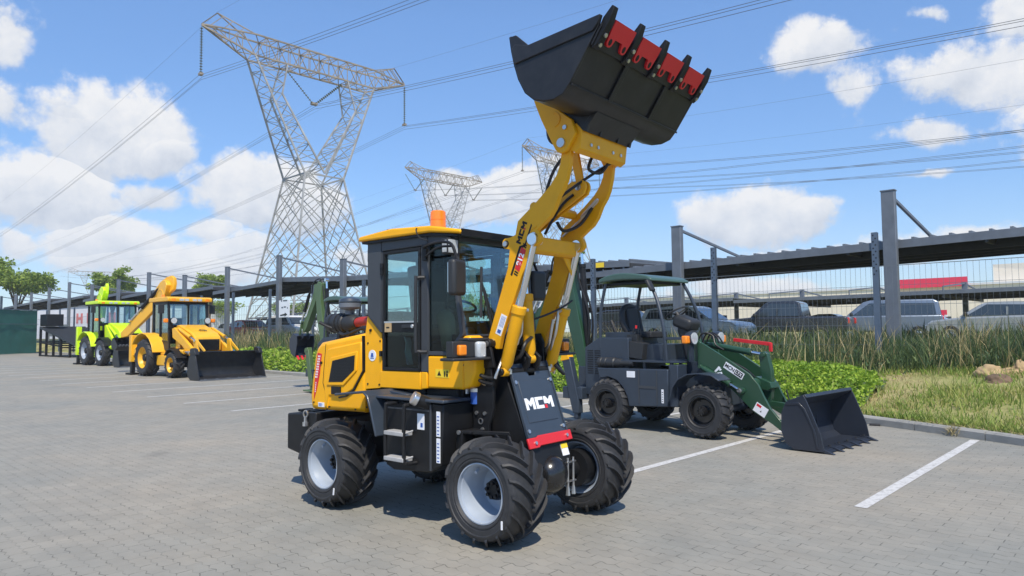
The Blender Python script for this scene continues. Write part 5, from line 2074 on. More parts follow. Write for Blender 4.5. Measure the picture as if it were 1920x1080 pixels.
def mound(t, n):
    s = n - nk(t) - .22
    if s < 0 or s > 3.6:
        return 0
    e = 1.0
    if t > -5.6:
        e = max(0, (-3.95 - .16 * (n - 13.9) ** 2 + .3 * noise.noise(Vector((t, n * 1.5, 3))) - t) / 1.45)
        e = math.sqrt(max(0, 1 - (1 - e) ** 2)) if e < 1 else 1
    p = math.sin(PI * min(1, max(0, s / 3.6)) ** .55) ** .6
    return e * p * (.36 + .16 * noise.noise(Vector((t * .7, n * .7, 11))) + .05 * noise.noise(Vector((t * 2.3, n * 2.3, 4))))


def ground_cover(name, tr, cnt, sz):
    vs, fs, mi = [], [], []
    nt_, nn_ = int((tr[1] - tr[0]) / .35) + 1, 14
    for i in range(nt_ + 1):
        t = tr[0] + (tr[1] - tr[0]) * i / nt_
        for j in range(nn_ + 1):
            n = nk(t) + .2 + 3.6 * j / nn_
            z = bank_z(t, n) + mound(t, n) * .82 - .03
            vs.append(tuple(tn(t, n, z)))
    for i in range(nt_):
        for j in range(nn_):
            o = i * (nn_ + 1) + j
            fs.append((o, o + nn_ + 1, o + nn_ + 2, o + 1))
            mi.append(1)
    k = 0
    while k < cnt:
        t = R.uniform(*tr)
        s = 3.6 * R.random() ** 1.5
        n = nk(t) + .18 + s
        m_ = mound(t, n)
        if m_ < .06 and R.random() > .1:
            continue
        if noise.noise(Vector((t * 1.9, n * 1.9, 31))) < -.42:
            continue
        k += 1
        lump = .07 * noise.noise(Vector((t * 5, n * 5, 7)))
        c = tn(t, n, bank_z(t, n) + m_ * R.uniform(.72, 1.04) + lump + .02)
        if s < .35:
            c = tn(t, n, bank_z(t, n) + m_ * R.random())
        l = sz * R.uniform(.6, 1.3)
        a2 = R.random() * 2 * PI
        el = R.uniform(-.2, .9)
        d1 = Vector((math.cos(a2) * math.cos(el), math.sin(a2) * math.cos(el), math.sin(el)))
        d2 = d1.cross(Vector((R.uniform(-1, 1), R.uniform(-1, 1), R.uniform(.2, 1)))).normalized() * l * .30
        o = len(vs)
        d1 = d1 * l
        vs += [tuple(c), tuple(c + d1 * .5 + d2), tuple(c + d1), tuple(c + d1 * .5 - d2)]
        fs.append((o, o + 1, o + 2, o + 3))
        mi.append(0)
    a = MB()
    a.v, a.f, a.mi = vs, fs, mi
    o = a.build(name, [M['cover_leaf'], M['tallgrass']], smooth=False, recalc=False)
    return tag(o, kind='stuff')


ground_cover('ground_cover', (-15, -4.1), 46000, .075)
ground_cover('ground_cover', (-48, -15), 26000, .14)


it = []
for i in range(2600):
    t = R.uniform(-30, -4.3)
    n = nk(t) + .3 + 3.2 * R.random()
    m_ = mound(t, n)
    if m_ < .12 or noise.noise(Vector((t * 1.3, n * 1.3, 17))) < -.05:
        continue
    a2 = R.random() * 6.28
    h = R.uniform(.06, .22)
    it.append((tn(t, n, bank_z(t, n) + m_ * .95), h, R.uniform(.008, .016) * (1 if t > -16 else 2), (h * .5 * math.cos(a2), h * .5 * math.sin(a2)), R.random() * PI))
blades('weed_stems', M['shortgrass'], it, '')

# ------------------------------------------------------------------ stones and loose bits
def rock(name, label, cat, loc, r, sc, seed, mt, rot=0.0):
    bm = bmesh.new()
    bmesh.ops.create_icosphere(bm, subdivisions=4, radius=r)
    for v in bm.verts:
        p = v.co.normalized()
        k = 1 + .28 * noise.noise(p * 1.3 + Vector((seed, 0, 0))) + .12 * noise.noise(p * 3.2 + Vector((0, seed, 0))) + .04 * noise.noise(p * 9)
        v.co = Vector((p.x * sc[0], p.y * sc[1], p.z * sc[2])) * r * k
    me = bpy.data.meshes.new(name)
    bm.to_mesh(me)
    bm.free()
    me.shade_smooth()
    me.materials.append(mt)
    o = bpy.data.objects.new(name, me)
    COL.objects.link(o)
    o.location = loc
    o.rotation_euler = (0, 0, rot)
    return tag(o, label, cat)


rock('boulder', 'rounded brown sandstone boulder on the grass bank, left of the paler knobbly stone', 'rock', (8.95, 13.28, .70), .22, (1.25, 1, .85), 1.3, M['stone'], .4)
rock('boulder', 'pale knobbly sandstone boulder with a raised end at the right of the bank', 'rock', (9.30, 13.2, .68), .19, (1.5, .9, .75), 4.2, M['stone'], -.3)
rock('boulder', 'upright sandstone knob leaning on the pale boulder on the bank', 'rock', (9.42, 13.15, .80), .12, (1, .9, 1.35), 7.7, M['stone'])
rock('earth_clod', 'dark brown clod of earth in front of the two sandstone boulders', 'earth', (8.82, 12.85, .58), .22, (1.3, 1, .75), 9.1, M['darkstone'], .8)
it = []
for i in range(90):
    a2 = R.uniform(0, 6.28)
    b = tn(-2.43 + R.gauss(0, .04), nk(-2.43) - .05 + R.uniform(-.06, .12), R.uniform(0, .10))
    it.append((b, R.uniform(.03, .14), .008, (.10 * math.cos(a2), .10 * math.sin(a2)), R.random() * PI))
o = blades('straw_tuft', M['drygrass'], it, '')
o['kind'] = 'thing'
tag(o, 'tuft of dry straw lying against the concrete kerb', 'straw')
a = MB()
a.cbox(tn(-3.62, nk(-3.62) - .09, .018), (.16, .06, .035), Matrix.Rotation(-.5, 3, 'Z'))
tag(a.build('rubber_block', M['rubber'], bevel=.008), 'small black block on the paving by the kerb beyond the navy bucket', 'block')

# ------------------------------------------------------------------ mesh fence
FN = 17.56
F = thing('mesh_fence', 'tall see-through mesh fence on blue grey posts along the top of the bank', 'fence', tn(-4.93, FN, 0), 0)
f0 = Vector(F.location)
rz = Matrix.Rotation(-.7522, 3, 'Z')
for k in range(-2, 21):
    t = -4.93 - 4.03 * k
    b = tn(t, FN, .0) - f0
    zb = bank_z(t, FN) - .1
    a = MB()
    a.cur = 0
    for (w, d, y) in ((.13, .016, -.045), (.13, .016, .045), (.016, .075, 0)):
        a.cbox(b + rz @ Vector((0, y, 0)) + Vector((0, 0, (3.79 + zb) / 2)), (w, d, 3.79 - zb), rz)
    a.cur = 1
    if k < 8:
        for j in range(13):
            z = 3.72 - j * .075
            a.cbox(b + rz @ Vector((.025 if j % 2 else -.025, -.0545, z)), (.03, .004, .03), rz)
    a.build('fence_post', [M['post'], M['black']], F, smooth=False)
for k in range(-2, 20):
    t0, t1 = -4.93 - 4.03 * k, -4.93 - 4.03 * (k + 1)
    near = k < 7
    a = MB()
    nw = 36 if near else 16
    w = .005 if near else .010
    for j in range(1, nw):
        t = t0 + (t1 - t0) * j / nw
        p = tn(t, FN, 0) - f0
        a.cbox(p + Vector((0, 0, 1.92)), (w, w * .8, 2.16), rz)
    p0, p1 = tn(t0, FN, 0) - f0, tn(t1, FN, 0) - f0
    for z in (3.0, 2.55, 2.1, 1.65, 1.2, .86):
        a.bar(p0 + Vector((0, 0, z)), p1 + Vector((0, 0, z)), .014 if z == 3.0 else .008)
    a.build('mesh_panel', M['wire'], F, smooth=False)
# notice hung on the fence
p = tn(-4.93 - 4.03 * 6.62, FN - .06, 0)
S = thing('notice_board', 'white paper notice with a black arrow hung on the mesh fence', 'sign', p, -.7522)
a = MB()
zc = 1.609 + (623 - 579) * p.y / 1320
a.box(-.50, .50, -.012, .012, zc - .42, zc + .42)
a.build('board', M['white'], S, bevel=.004)
a = MB()
O = Vector((0, -.0125, zc))
a.plate([(-.37, -.35), (.06, -.33), (.06, -.39), (.31, -.28), (.08, -.18), (.07, -.24), (-.37, -.29)], O, (1, 0, 0), (0, 0, 1), .004)
a.build('arrow', M['plastic'], S, smooth=False)
a = MB()
for x, w, z in ((-.30, .10, .35), (-.10, .40, .36), (-.26, .18, .03), (-.02, .2, .05), (.28, .08, .0)):
    a.plate([(x, z), (x + w, z), (x + w, z + .07), (x, z + .07)], O, (1, 0, 0), (0, 0, 1), .003)
a.build('printed_line', M['steel'], S, smooth=False)


# ------------------------------------------------------------------ carports
def cp(k, s=0.0, z=0.0):
    return Vector((9.84 - 4.55 * k + KB * s, 18.2 + 4.15 * k + KA * s, z))


CY = math.atan2(-4.15, 4.55)
CR = Matrix.Rotation(CY, 3, 'Z')


def carport_roof(T, k0, k1, z0, z1, depth=5.5, ribs=True):
    """roof between row positions k0 and k1 (k grows to the left); near edge just behind the posts"""
    o = Vector(T.location)
    e = .25
    A, B_ = cp(k0, e, z0) - o, cp(k1, e, z1) - o
    A2, B2 = cp(k0, e + depth, z0 + .12) - o, cp(k1, e + depth, z1 + .12) - o
    up = Vector((0, 0, .03))
    a = MB()
    a.add([A, B_, B2, A2, A + up, B_ + up, B2 + up, A2 + up], [(0, 1, 2, 3), (4, 7, 6, 5), (0, 4, 5, 1), (2, 6, 7, 3), (1, 5, 6, 2), (0, 3, 7, 4)])
    if ribs:
        n = max(4, int((B_ - A).length / .42))
        for i in range(n + 1):
            u = i / n
            a.bar(A.lerp(B_, u) + Vector((0, 0, .05)), A2.lerp(B2, u) + Vector((0, 0, .05)), .07, .055)
    rf = a.build('roof', M['roofsheet'], T, smooth=False)
    a = MB()
    dn = Vector((0, 0, -.17))
    a.bar(A + dn * .5, B_ + dn * .5, .06, .20)
    a.bar(A2 + dn * .5, B2 + dn * .5, .06, .20)
    a.bar(A + dn * .5, A2 + dn * .5, .06, .20)
    a.bar(B_ + dn * .5, B2 + dn * .5, .06, .20)
    a.build('fascia', M['steel'], rf, smooth=False)
    a = MB()
    for i in range(1, 5):
        u = i / 5
        a.bar(A.lerp(A2, u) + dn * 1.15, B_.lerp(B2, u) + dn * 1.15, .07, .26)
    m = max(2, int((B_ - A).length / 3))
    for i in range(m + 1):
        u = i / m
        a.bar(A.lerp(B_, u) + dn * .9, A2.lerp(B2, u) + dn * .9, .08, .18)
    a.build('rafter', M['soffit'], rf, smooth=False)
    return rf


def carport_post(T, k, zt, w=.32, d=.2, rodz=None, rs=5.0):
    o = Vector(T.location)
    a = MB()
    p = cp(k) - o
    a.cbox(p + Vector((0, 0, (zt + .8) / 2)), (w, d, zt - .8), CR)
    po = a.build('post', M['steel'], T, bevel=.012)
    a = MB()
    a.cbox(p + Vector((0, 0, zt + .01)), (w + .03, d + .03, .03), CR)
    a.build('post_cap', M['steel'], po, smooth=False)
    a = MB()
    a.bar(cp(k, .1, zt - .08) - o, cp(k, rs, rodz) - o, .075)
    a.build('tie_rod', M['steel'], T, smooth=False)


T = thing('carport', 'long dark carport roof with ribbed sheeting and two tall grey posts on the right', 'carport', cp(0), 0)
for k, zt in ((-2, 5.2), (-1, 5.16), (0, 5.14), (1, 4.86), (2, 4.9)):
    carport_post(T, k, zt, rodz=4.25 - .12 * k)
carport_roof(T, -2.4, 2.25, 3.84 + .33, 3.84 - .31)
T = thing('carport', 'stepped row of carport roofs with many grey posts and tie rods, behind the backhoe loaders', 'carport', cp(5), 0)
for k, zt in ((3, 5.0), (4, 5.2), (5, 5.85), (6, 5.64), (7, 5.5), (8, 6.05), (9, 5.9), (10, 5.8), (11, 6.3), (12, 6.1), (13, 5.9), (14, 5.95), (15, 6.0)):
    carport_post(T, k, zt, rodz=zt - .8)
for k0, k1, z0, z1 in ((1.32, 3.1, 3.92, 4.15), (3.1, 4.15, 4.22, 4.34), (4.15, 5.08, 4.36, 4.62), (5.12, 6.4, 4.52, 4.22), (6.4, 7.75, 4.6, 4.4), (7.75, 9, 4.8, 4.55), (9, 10.5, 4.9, 4.6), (10.5, 12.2, 5.0, 4.7), (12.2, 15, 5.1, 4.7)):
    carport_roof(T, k0, k1, z0, z1, ribs=k0 < 5)
a = MB()
q = cp(1.52, .17, 0) - Vector(T.location)
a.cbox(q + Vector((0, 0, 3.86)), (.46, .02, .17), CR)
a.build('yellow_plate', M['yelsticker'], T, smooth=False)

T = thing('carport', 'distant double-sided carport with triangular tie rods over each post', 'carport', tn(-12, 45, 1.0), 0)
o = Vector(T.location)
for j in range(-14, 6):
    t = -17 + 4.4 * j
    b = tn(t, 45, 0) - o
    zt = 4.0
    a = MB()
    a.cbox(b + Vector((0, 0, (zt + .9) / 2)), (.24, .2, zt - .9), rz)
    a.build('post', M['steel'], T, smooth=False)
    a = MB()
    for s in (-5, 5):
        a.bar(tn(t, 45, zt - .05) - o, tn(t, 45 + s, 3.58) - o, .07)
        a.bar(tn(t, 45 + s, 3.58) - o, tn(t, 45 + s, 3.30) - o, .05)
    a.build('tie_rod', M['steel'], T, smooth=False)
for j in range(-7, 3):
    t0 = -17 + 8.8 * j - 2.2
    zz = 3.30 + (.05 if j % 2 else -.03)
    a = MB()
    A = [tn(t0, 40, zz) - o, tn(t0 + 8.75, 40, zz + .06) - o, tn(t0 + 8.75, 50, zz + .06) - o, tn(t0, 50, zz) - o]
    up = Vector((0, 0, .04))
    a.add(A + [v + up for v in A], [(0, 3, 2, 1), (4, 5, 6, 7), (0, 1, 5, 4), (1, 2, 6, 5), (2, 3, 7, 6), (3, 0, 4, 7)])
    rf = a.build('roof', M['roofsheet'], T, smooth=False)
    a = MB()
    a.bar(A[0] - up * 2, A[1] - up * 2, .06, .16)
    a.bar(A[3] - up * 2, A[2] - up * 2, .06, .16)
    a.build('fascia', M['steel'], rf, smooth=False)
    a = MB()
    for u in (.2, .4, .6, .8):
        a.bar(A[0].lerp(A[3], u) - up * 3, A[1].lerp(A[2], u) - up * 3, .1, .2)
    a.bar(A[0].lerp(A[1], .25) - up * 5, A[3].lerp(A[2], .25) - up * 5, .1, .25)
    a.bar(A[0].lerp(A[1], .75) - up * 5, A[3].lerp(A[2], .75) - up * 5, .1, .25)
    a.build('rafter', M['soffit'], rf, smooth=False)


# ------------------------------------------------------------------ pylons and cables
PYAW = .795


def lat(a, A0, A1, B0, B1, n, w, cross=False):
    """zigzag bars between the chords A0-A1 and B0-B1"""
    A0, A1, B0, B1 = map(Vector, (A0, A1, B0, B1))
    for i in range(n):
        u, v = i / n, (i + 1) / n
        p, q = A0.lerp(A1, u), B0.lerp(B1, v)
        r, s = B0.lerp(B1, u), A0.lerp(A1, v)
        if cross or i % 2 == 0:
            a.bar(p, q, w)
        if cross or i % 2 == 1:
            a.bar(r, s, w)
        if i:
            a.bar(p, r, w * .8)


def insulator(parent, p0, p1, n):
    p0, p1 = Vector(p0), Vector(p1)
    a = MB()
    a.cyl(p0, p1, .04, n=6)
    d = (p1 - p0)
    for i in range(n):
        c = p0 + d * ((i + .6) / (n + .4))
        e = d.normalized() * .05
        a.tube([c - e, c, c + e], [.06, .17, .08], 8)
    a.cur = 1
    a.cbox(p1, (.35, .5, .22))
    return a.build('insulator_string', [M['insul'], M['rust']], parent, sharp=60)


def pylon(label, loc, yaw, vee=False, fine=True):
    T = thing('transmission_pylon', label, 'pylon', loc, yaw)
    W1, W2 = .165, .075
    zw, zb = 17.9, 0.0
    hb, hw_ = 5.5, 2.35
    a = MB()
    for sx in (-1, 1):
        for sy in (-1, 1):
            a.bar((sx * hb, sy * hb, zb), (sx * hw_, sy * hw_, zw), W1)
    nb = 9 if fine else 6
    for s in (-1, 1):
        for ax in (0, 1):
            if ax == 0:
                f = [(-hb, s * hb, zb), (-hw_, s * hw_, zw), (hb, s * hb, zb), (hw_, s * hw_, zw)]
            else:
                f = [(s * hb, -hb, zb), (s * hw_, -hw_, zw), (s * hb, hb, zb), (s * hw_, hw_, zw)]
            A0, A1, B0, B1 = map(Vector, f)
            # large overlapping diagonals like a net
            for i in range(nb):
                u, v = i / nb, min(1, (i + 3.2) / nb)
                a.bar(A0.lerp(A1, u), B0.lerp(B1, v), W2)
                a.bar(B0.lerp(B1, u), A0.lerp(A1, v), W2)
            a.bar(A0.lerp(A1, .26), B0.lerp(B1, .26), W2)
            a.bar(A1, B1, W1 * .8)
    leg = a.build('tower_body', M['lattice'], T, smooth=False)
    # two raking columns of the window
    zk, zt, zB = 26.2, 31.9, 29.7
    xo, xi, xk = 7.3, 3.7, 4.5
    for s in (-1, 1):
        a = MB()
        yw, yk, yt = hw_, 1.35, .95
        for y in (-1, 1):
            o0, o1 = (s * hw_, y * yw, zw), (s * xo, y * yt, zB)
            i0, i1, i2 = (0, y * yw, zw + .3), (s * xk, y * yk, zk), (s * xi, y * yt, zB)
            a.bar(o0, o1, W1)
            a.bar(i0, i1, W1)
            a.bar(i1, i2, W1 * .8)
            ok = Vector(o0).lerp(Vector(o1), (zk - zw) / (zB - zw))
            lat(a, o0, ok, i0, i1, 7, W2 * .9)
            lat(a, ok, o1, i1, i2, 3, W2 * .9)
            a.bar((s * xk, y * yk, zk), ok, W2)
        for p, q in (((s * hw_, yw, zw), (s * xo, yt, zB)), ((0, yw, zw + .3), (s * xk, yk, zk)), ((s * xk, yk, zk), (s * xi, yt, zB))):
            p2, q2 = (p[0], -p[1], p[2]), (q[0], -q[1], q[2])
            lat(a, p, q, p2, q2, 8 if abs(q[2] - p[2]) > 5 else 3, W2 * .9)
        a.build('column', M['lattice'], T, smooth=False)
    # crossarm
    a = MB()
    xt = 12.45
    for y in (-1, 1):
        a.bar((-xo, y * .95, zB), (xo, y * .95, zB), W1 * .9)
        a.bar((-xo, y * .95, zt), (xo, y * .95, zt), W1 * .9)
        lat(a, (-xo, y * .95, zB), (xo, y * .95, zB), (-xo, y * .95, zt), (xo, y * .95, zt), 12, W2)
        for s in (-1, 1):
            a.bar((s * xo, y * .95, zB), (s * xt, 0, 31.6), W1 * .9)
            a.bar((s * xo, y * .95, zt), (s * xt, 0, 31.7), W1 * .8)
            a.bar((s * xo, y * .95, zt), (s * 10.9, 0, 33.3), W2 * 1.3)
            a.bar((s * xi, y * .95, zB), (s * xi * .45, y * .95, zB + .05), W1)
            lat(a, (s * xo, y * .95, zB), (s * xt, 0, 31.6), (s * xo, y * .95, zt), (s * xt, 0, 31.7), 4, W2)
            a.bar((s * 10.9, 0, 33.3), (s * xt, 0, 31.7), W2 * 1.3)
            for u in (.3, .6, .85):
                a.bar(Vector((s * xo, y * .95, zt)).lerp(Vector((s * 10.9, 0, 33.3)), u), Vector((s * xo, y * .95, zt)).lerp(Vector((s * xt, 0, 31.7)), u), W2)
    for z in (zB, zt):
        lat(a, (-xo, -.95, z), (xo, -.95, z), (-xo, .95, z), (xo, .95, z), 12, W2)
    for s in (-1, 1):
        lat(a, (s * xo, -.95, zB), (s * xt, 0, 31.6), (s * xo, .95, zB), (s * xt, 0, 31.6), 4, W2)
    a.build('crossarm', M['rust'], T, smooth=False)
    pts = []
    if not vee:
        for s in (-1, 1):
            insulator(T, (s * xt, 0, 31.4), (s * xt, 0, 26.6), 17)
            insulator(T, (s * 3.5, 0, 29.5), (s * .15, 0, 26.4), 15)
    else:
        for x in (-9.4, 0, 9.4):
            for s in (-1, 1):
                insulator(T, (x + s * 2.9, 0, 30.0), (x + s * .12, 0, 26.6), 15)
    return T


pylon('big rusty lattice pylon standing nearest, with three insulator sets', (-21.9, 77.2, .6), PYAW)
P3 = pylon('lattice pylon partly hidden behind the raised yellow boom', (11, 146.5, 6.5), PYAW, fine=False)
pylon('lattice pylon with vee-shaped insulators beyond the orange beacon', (-16.3, 173, 8.6), PYAW, vee=True, fine=False)
P4 = copy_tree(P3)
P4.location = (-216, 365, 2.0)
P4.rotation_euler = (0, 0, .50)
P4['label'] = 'very distant pylon whose crossarm shows above the trees far left'

D = Vector((math.sin(PYAW), -math.cos(PYAW), 0))
Cx = Vector((math.cos(PYAW), math.sin(PYAW), 0))


def cable(name, label, c, x, z, cnt, tr, sr=10.8, sl=7.4, r=.019, span=330.0, gap=.42, group=None):
    a = MB()
    offs = [(0, 0)] if cnt == 1 else ([(-gap / 2, 0), (gap / 2, 0), (0, -gap * .9)] if cnt == 3 else [(-gap / 2, 0), (gap / 2, 0)])
    for ox, oz in offs:
        path = []
        for t in [tr[0] * (1 - i / 20) for i in range(20)] + [tr[1] * i / 16 for i in range(17)]:
            s = sr if t > 0 else sl
            u = abs(t) / span
            zz = z - 4 * s * u * (1 - u) + oz
            path.append(Vector(c) + Cx * (x + ox) + D * t + Vector((0, 0, zz)))
        a.tube(path, r, 4)
    o = a.build(name, M['cable'])
    return tag(o, label, 'power line', group)


c1 = (-21.9, 77.2, .6)
cable('power_cable', 'bundle of three cables passing the left arm of the big pylon', c1, -12.45, 26.4, 3, (-320, 120))
cable('power_cable', 'bundle of three cables passing the middle vee insulator of the big pylon', c1, 0, 26.2, 3, (-320, 130))
cable('power_cable', 'bundle of three cables passing the right arm of the big pylon', c1, 12.45, 26.4, 3, (-320, 140))
cable('shield_wire', 'thin single wire over the left peak of the big pylon', c1, -10.9, 33.4, 1, (-320, 110), 8, 6, .010)
cable('shield_wire', 'thin single wire over the right peak of the big pylon', c1, 10.9, 33.4, 1, (-320, 130), 8, 6, .010)
c3 = (11, 146.5, 6.5)
cable('power_cable', 'cable pair from the near arm of the pylon behind the boom, topmost of three', c3, -12.2, 26.4, 2, (-320, 230), 11.5, 8, .026, gap=.9)
cable('power_cable', 'cable pair from the middle of the pylon behind the boom', c3, 0, 26.2, 2, (-320, 230), 11.5, 8, .026, gap=.9)
cable('power_cable', 'cable pair from the far arm of the pylon behind the boom, lowest of three', c3, 12.2, 26.4, 2, (-320, 230), 11.5, 8, .026, gap=.9)
cable('shield_wire', 'thin wire above the cable pairs on the right of the sky', c3, -10.9, 33.4, 1, (-320, 230), 9, 7, .014)
cable('shield_wire', 'thin wire over the far peak of the pylon behind the boom', c3, 10.9, 33.4, 1, (-320, 230), 9, 7, .014)
c2 = (-16.3, 173, 8.6)
for x, lb in ((-9.4, 'near'), (0, 'middle'), (9.4, 'far')):
    cable('power_cable', 'cable pair at the %s vee of the pylon beyond the beacon' % lb, c2, x, 26.5, 2, (-320, 250), 11, 9, .026, gap=.9)


# ------------------------------------------------------------------ cars behind the fence
def car(label, loc, yaw, paint, style):
    T = thing('parked_car', label, 'car', loc, yaw)
    P = M[paint]
    w = .88
    if style == 'pickup':
        low = [(-2.65, .45), (-2.68, .95), (-2.6, 1.08), (-.95, 1.08), (-.9, 1.10), (1.05, 1.10), (2.35, 1.0), (2.6, .85), (2.62, .45)]
        top = [(-.92, 1.08), (-.80, 1.68), (-.6, 1.76), (.35, 1.76), (.6, 1.70), (1.25, 1.08)]
        win = [(-.78, 1.12), (-.70, 1.62), (.42, 1.66), (.98, 1.12)]
        wb = (-1.6, 1.65)
    elif style == 'van':
        low = [(-2.3, .4), (-2.35, 1.0), (-2.3, 1.15), (1.3, 1.15), (2.15, .98), (2.3, .8), (2.32, .4)]
        top = [(-2.3, 1.12), (-2.2, 1.75), (-2.0, 1.86), (.5, 1.86), (.8, 1.78), (1.55, 1.12)]
        win = [(-2.1, 1.17), (-2.03, 1.68), (.55, 1.72), (1.25, 1.17)]
        wb = (-1.4, 1.4)
    else:
        low = [(-2.2, .38), (-2.24, .85), (-2.15, 1.0), (-1.2, 1.02), (.9, .98), (2.0, .85), (2.2, .7), (2.22, .38)]
        top = [(-2.0 if style == 'wagon' else -1.75, .98), (-1.75 if style == 'wagon' else -1.15, 1.42), (-.7, 1.52), (.1, 1.52), (.35, 1.46), (1.1, .97)]
        win = [(-1.72 if style == 'wagon' else -1.4, 1.03), (-1.55 if style == 'wagon' else -1.08, 1.38), (.2, 1.43), (.85, 1.01)]
        wb = (-1.32, 1.36)
    a = MB()
    a.prism(low, -w, w)
    a.build('body', P, T, bevel=.07, seg=3)
    a = MB()
    n = len(top)
    zb = top[0][1]
    vs = []
    for s in (-1, 1):
        for x, z in top:
            vs.append((x, s * (w - .04 - (z - zb) * .22), z))
    a.add(vs, [tuple(range(n)), tuple(range(2 * n - 1, n - 1, -1))] + [(i, i + n, (i + 1) % n + n, (i + 1) % n) for i in range(n)])
    ro = a.build('cabin', P, T, bevel=.05, seg=3)
    a = MB()
    for s in (-1, 1):
        vs = []
        for off in (.004, .012):
            for x, z in win:
                vs.append((x, s * (w - .04 - (z - zb) * .22 + off), z))
        a.add(vs, [(0, 1, 2, 3), (7, 6, 5, 4), (0, 4, 5, 1), (1, 5, 6, 2), (2, 6, 7, 3), (3, 7, 4, 0)])
        a.cur = 1
        xm = (win[0][0] + win[3][0]) / 2
        a.box(xm - .03, xm + .03, min(s * (w - .10), s * (w - .03)), max(s * (w - .10), s * (w - .03)), win[0][1], win[0][1] + .3)
        a.cur = 0
    (x0, z0), (x1, z1) = top[-1], top[-2]
    e = Vector((z0 - z1, 0, x1 - x0)).normalized()
    if e.x < 0:
        e = -e
    for (p, q, e2) in (((x0, z0), (x1, z1), 1), (top[0], top[1], -1)):
        A, B_ = Vector((p[0], 0, p[1])), Vector((q[0], 0, q[1]))
        A, B_ = A.lerp(B_, .1), A.lerp(B_, .9)
        nn = Vector((B_.z - A.z, 0, A.x - B_.x)).normalized()
        if nn.x * e2 < 0:
            nn = -nn
        ya, yb = w - .10 - (A.z - zb) * .22, w - .10 - (B_.z - zb) * .22
        o1 = nn * .01
        a.add([A + o1 + Vector((0, -ya, 0)), A + o1 + Vector((0, ya, 0)), B_ + o1 + Vector((0, yb, 0)), B_ + o1 + Vector((0, -yb, 0))], [(0, 1, 2, 3)])
    a.build('car_window', [M['cglass'], P], ro, smooth=False)
    for x in wb:
        for s in (-1, 1):
            a = MB()
            a.cur = 0
            a.lathe([(.20, -.1), (.30, -.1), (.335, -.06), (.335, .06), (.30, .1), (.20, .1)], (0, 0, 0), 'y', 24)
            a.cur = 1
            a.lathe([(.001, s * .07), (.06, s * .07), (.10, s * .05), (.19, s * .08), (.21, s * .09), (.21, s * .0)], (0, 0, 0), 'y', 20)
            a.build('wheel', [M['rubber'], M['silver']], T, loc=(x, s * (w - .07), .335))
    zh = low[-2][1] - .08
    a = MB()
    for s in (-1, 1):
        a.cbox((low[-2][0] - .04, s * .62, zh), (.14, .36, .14))
    sy(a.build('headlight', M['lens'], T, bevel=.03))
    a = MB()
    for s in (-1, 1):
        a.cbox((low[1][0] + .02, s * .72, low[1][1] - .05), (.1, .22, .24))
    sy(a.build('tail_light', M['tail'], T, bevel=.02))
    a = MB()
    for s in (-1, 1):
        a.cbox((top[-1][0] - .25, s * (w + .07), zb + .10), (.12, .2, .14))
    sy(a.build('wing_mirror', M['plastic'], T, bevel=.03))
    return T


def at(px, Z):
    return ((px - 960) / 1320 * Z, Z, .98)


car('dark grey pickup parked beyond the fence, roof level with the tall grass tips', at(1470, 30.6), PI - .62, 'darkcar', 'pickup')
car('silver blue van beyond the fence, between the pickup and the thick carport post', at(1655, 33), PI - .5, 'bluecar', 'van')
car('pale silver estate car at the right edge beyond the fence', at(1868, 26.5), PI - .75, 'silvercar', 'wagon')
car('white hatchback beyond the fence behind the green canopy loader', at(1300, 28), -.75, 'whitepaint', 'wagon')
car('dark saloon beyond the fence, behind the seat of the green canopy loader', at(1175, 33), -.75, 'darkcar', 'saloon')
car('silver saloon under the far carport on the right', at(1560, 47), -.7, 'silvercar', 'saloon')
car('red saloon beyond the fence to the right of the orange yellow backhoe loader', at(470, 50), -.75, 'redcar', 'saloon')
car('white van beyond the fence, left of the notice with the arrow', at(545, 52), -.75, 'whitepaint', 'van')
car('silver saloon beyond the fence, seen between the two grey posts left of the notice', at(440, 62), -.75, 'silvercar', 'saloon')
car('dark saloon under the far carport beside the thick grey post', at(1735, 40), -.7, 'darkcar', 'saloon')

# ------------------------------------------------------------------ buildings
B = thing('warehouse', 'long cream warehouse beyond the car park with a red band', 'building', tn(-10, 115, 1), 0)
o = Vector(B.location)


def slab(a, t0, t1, n0, n1, z0, z1):
    A = [tn(t0, n0, z0) - o, tn(t1, n0, z0) - o, tn(t1, n1, z0) - o, tn(t0, n1, z0) - o]
    U = [v + Vector((0, 0, z1 - z0)) for v in A]
    a.add(A + U, [(0, 3, 2, 1), (4, 5, 6, 7), (0, 1, 5, 4), (1, 2, 6, 5), (2, 3, 7, 6), (3, 0, 4, 7)])


a = MB()
slab(a, -75, 45, 115, 150, .8, 7.3)
a.build('wall', M['beige'], B, smooth=False)
a = MB()
slab(a, -75.2, 45.2, 114.8, 150.2, 7.3, 7.6)
a.build('parapet', M['wallwhite'], B, smooth=False)
a = MB()
slab(a, -18, -11.5, 118, 128, 7.6, 10.2)
a.build('roof_block', M['beige'], B, smooth=False)
a = MB()
for k in range(6):
    slab(a, -11, -3 + k * .3, 118, 122, 7.7 + k * .3, 7.85 + k * .3)
slab(a, -3, 2, 119, 126, 7.6, 9.0)
a.build('roof_louvre', M['wallwhite'], B, smooth=False)
a = MB()
slab(a, -30, -20.5, 114.3, 114.7, 7.2, 8.5)
a.build('red_band', M['redsign'], B, smooth=False)
a = MB()
for k in range(22):
    slab(a, -72 + k * 5.2, -69.5 + k * 5.2, 114.9, 115, 2.0, 3.0)
a.build('window', M['cglass'], B, smooth=False)
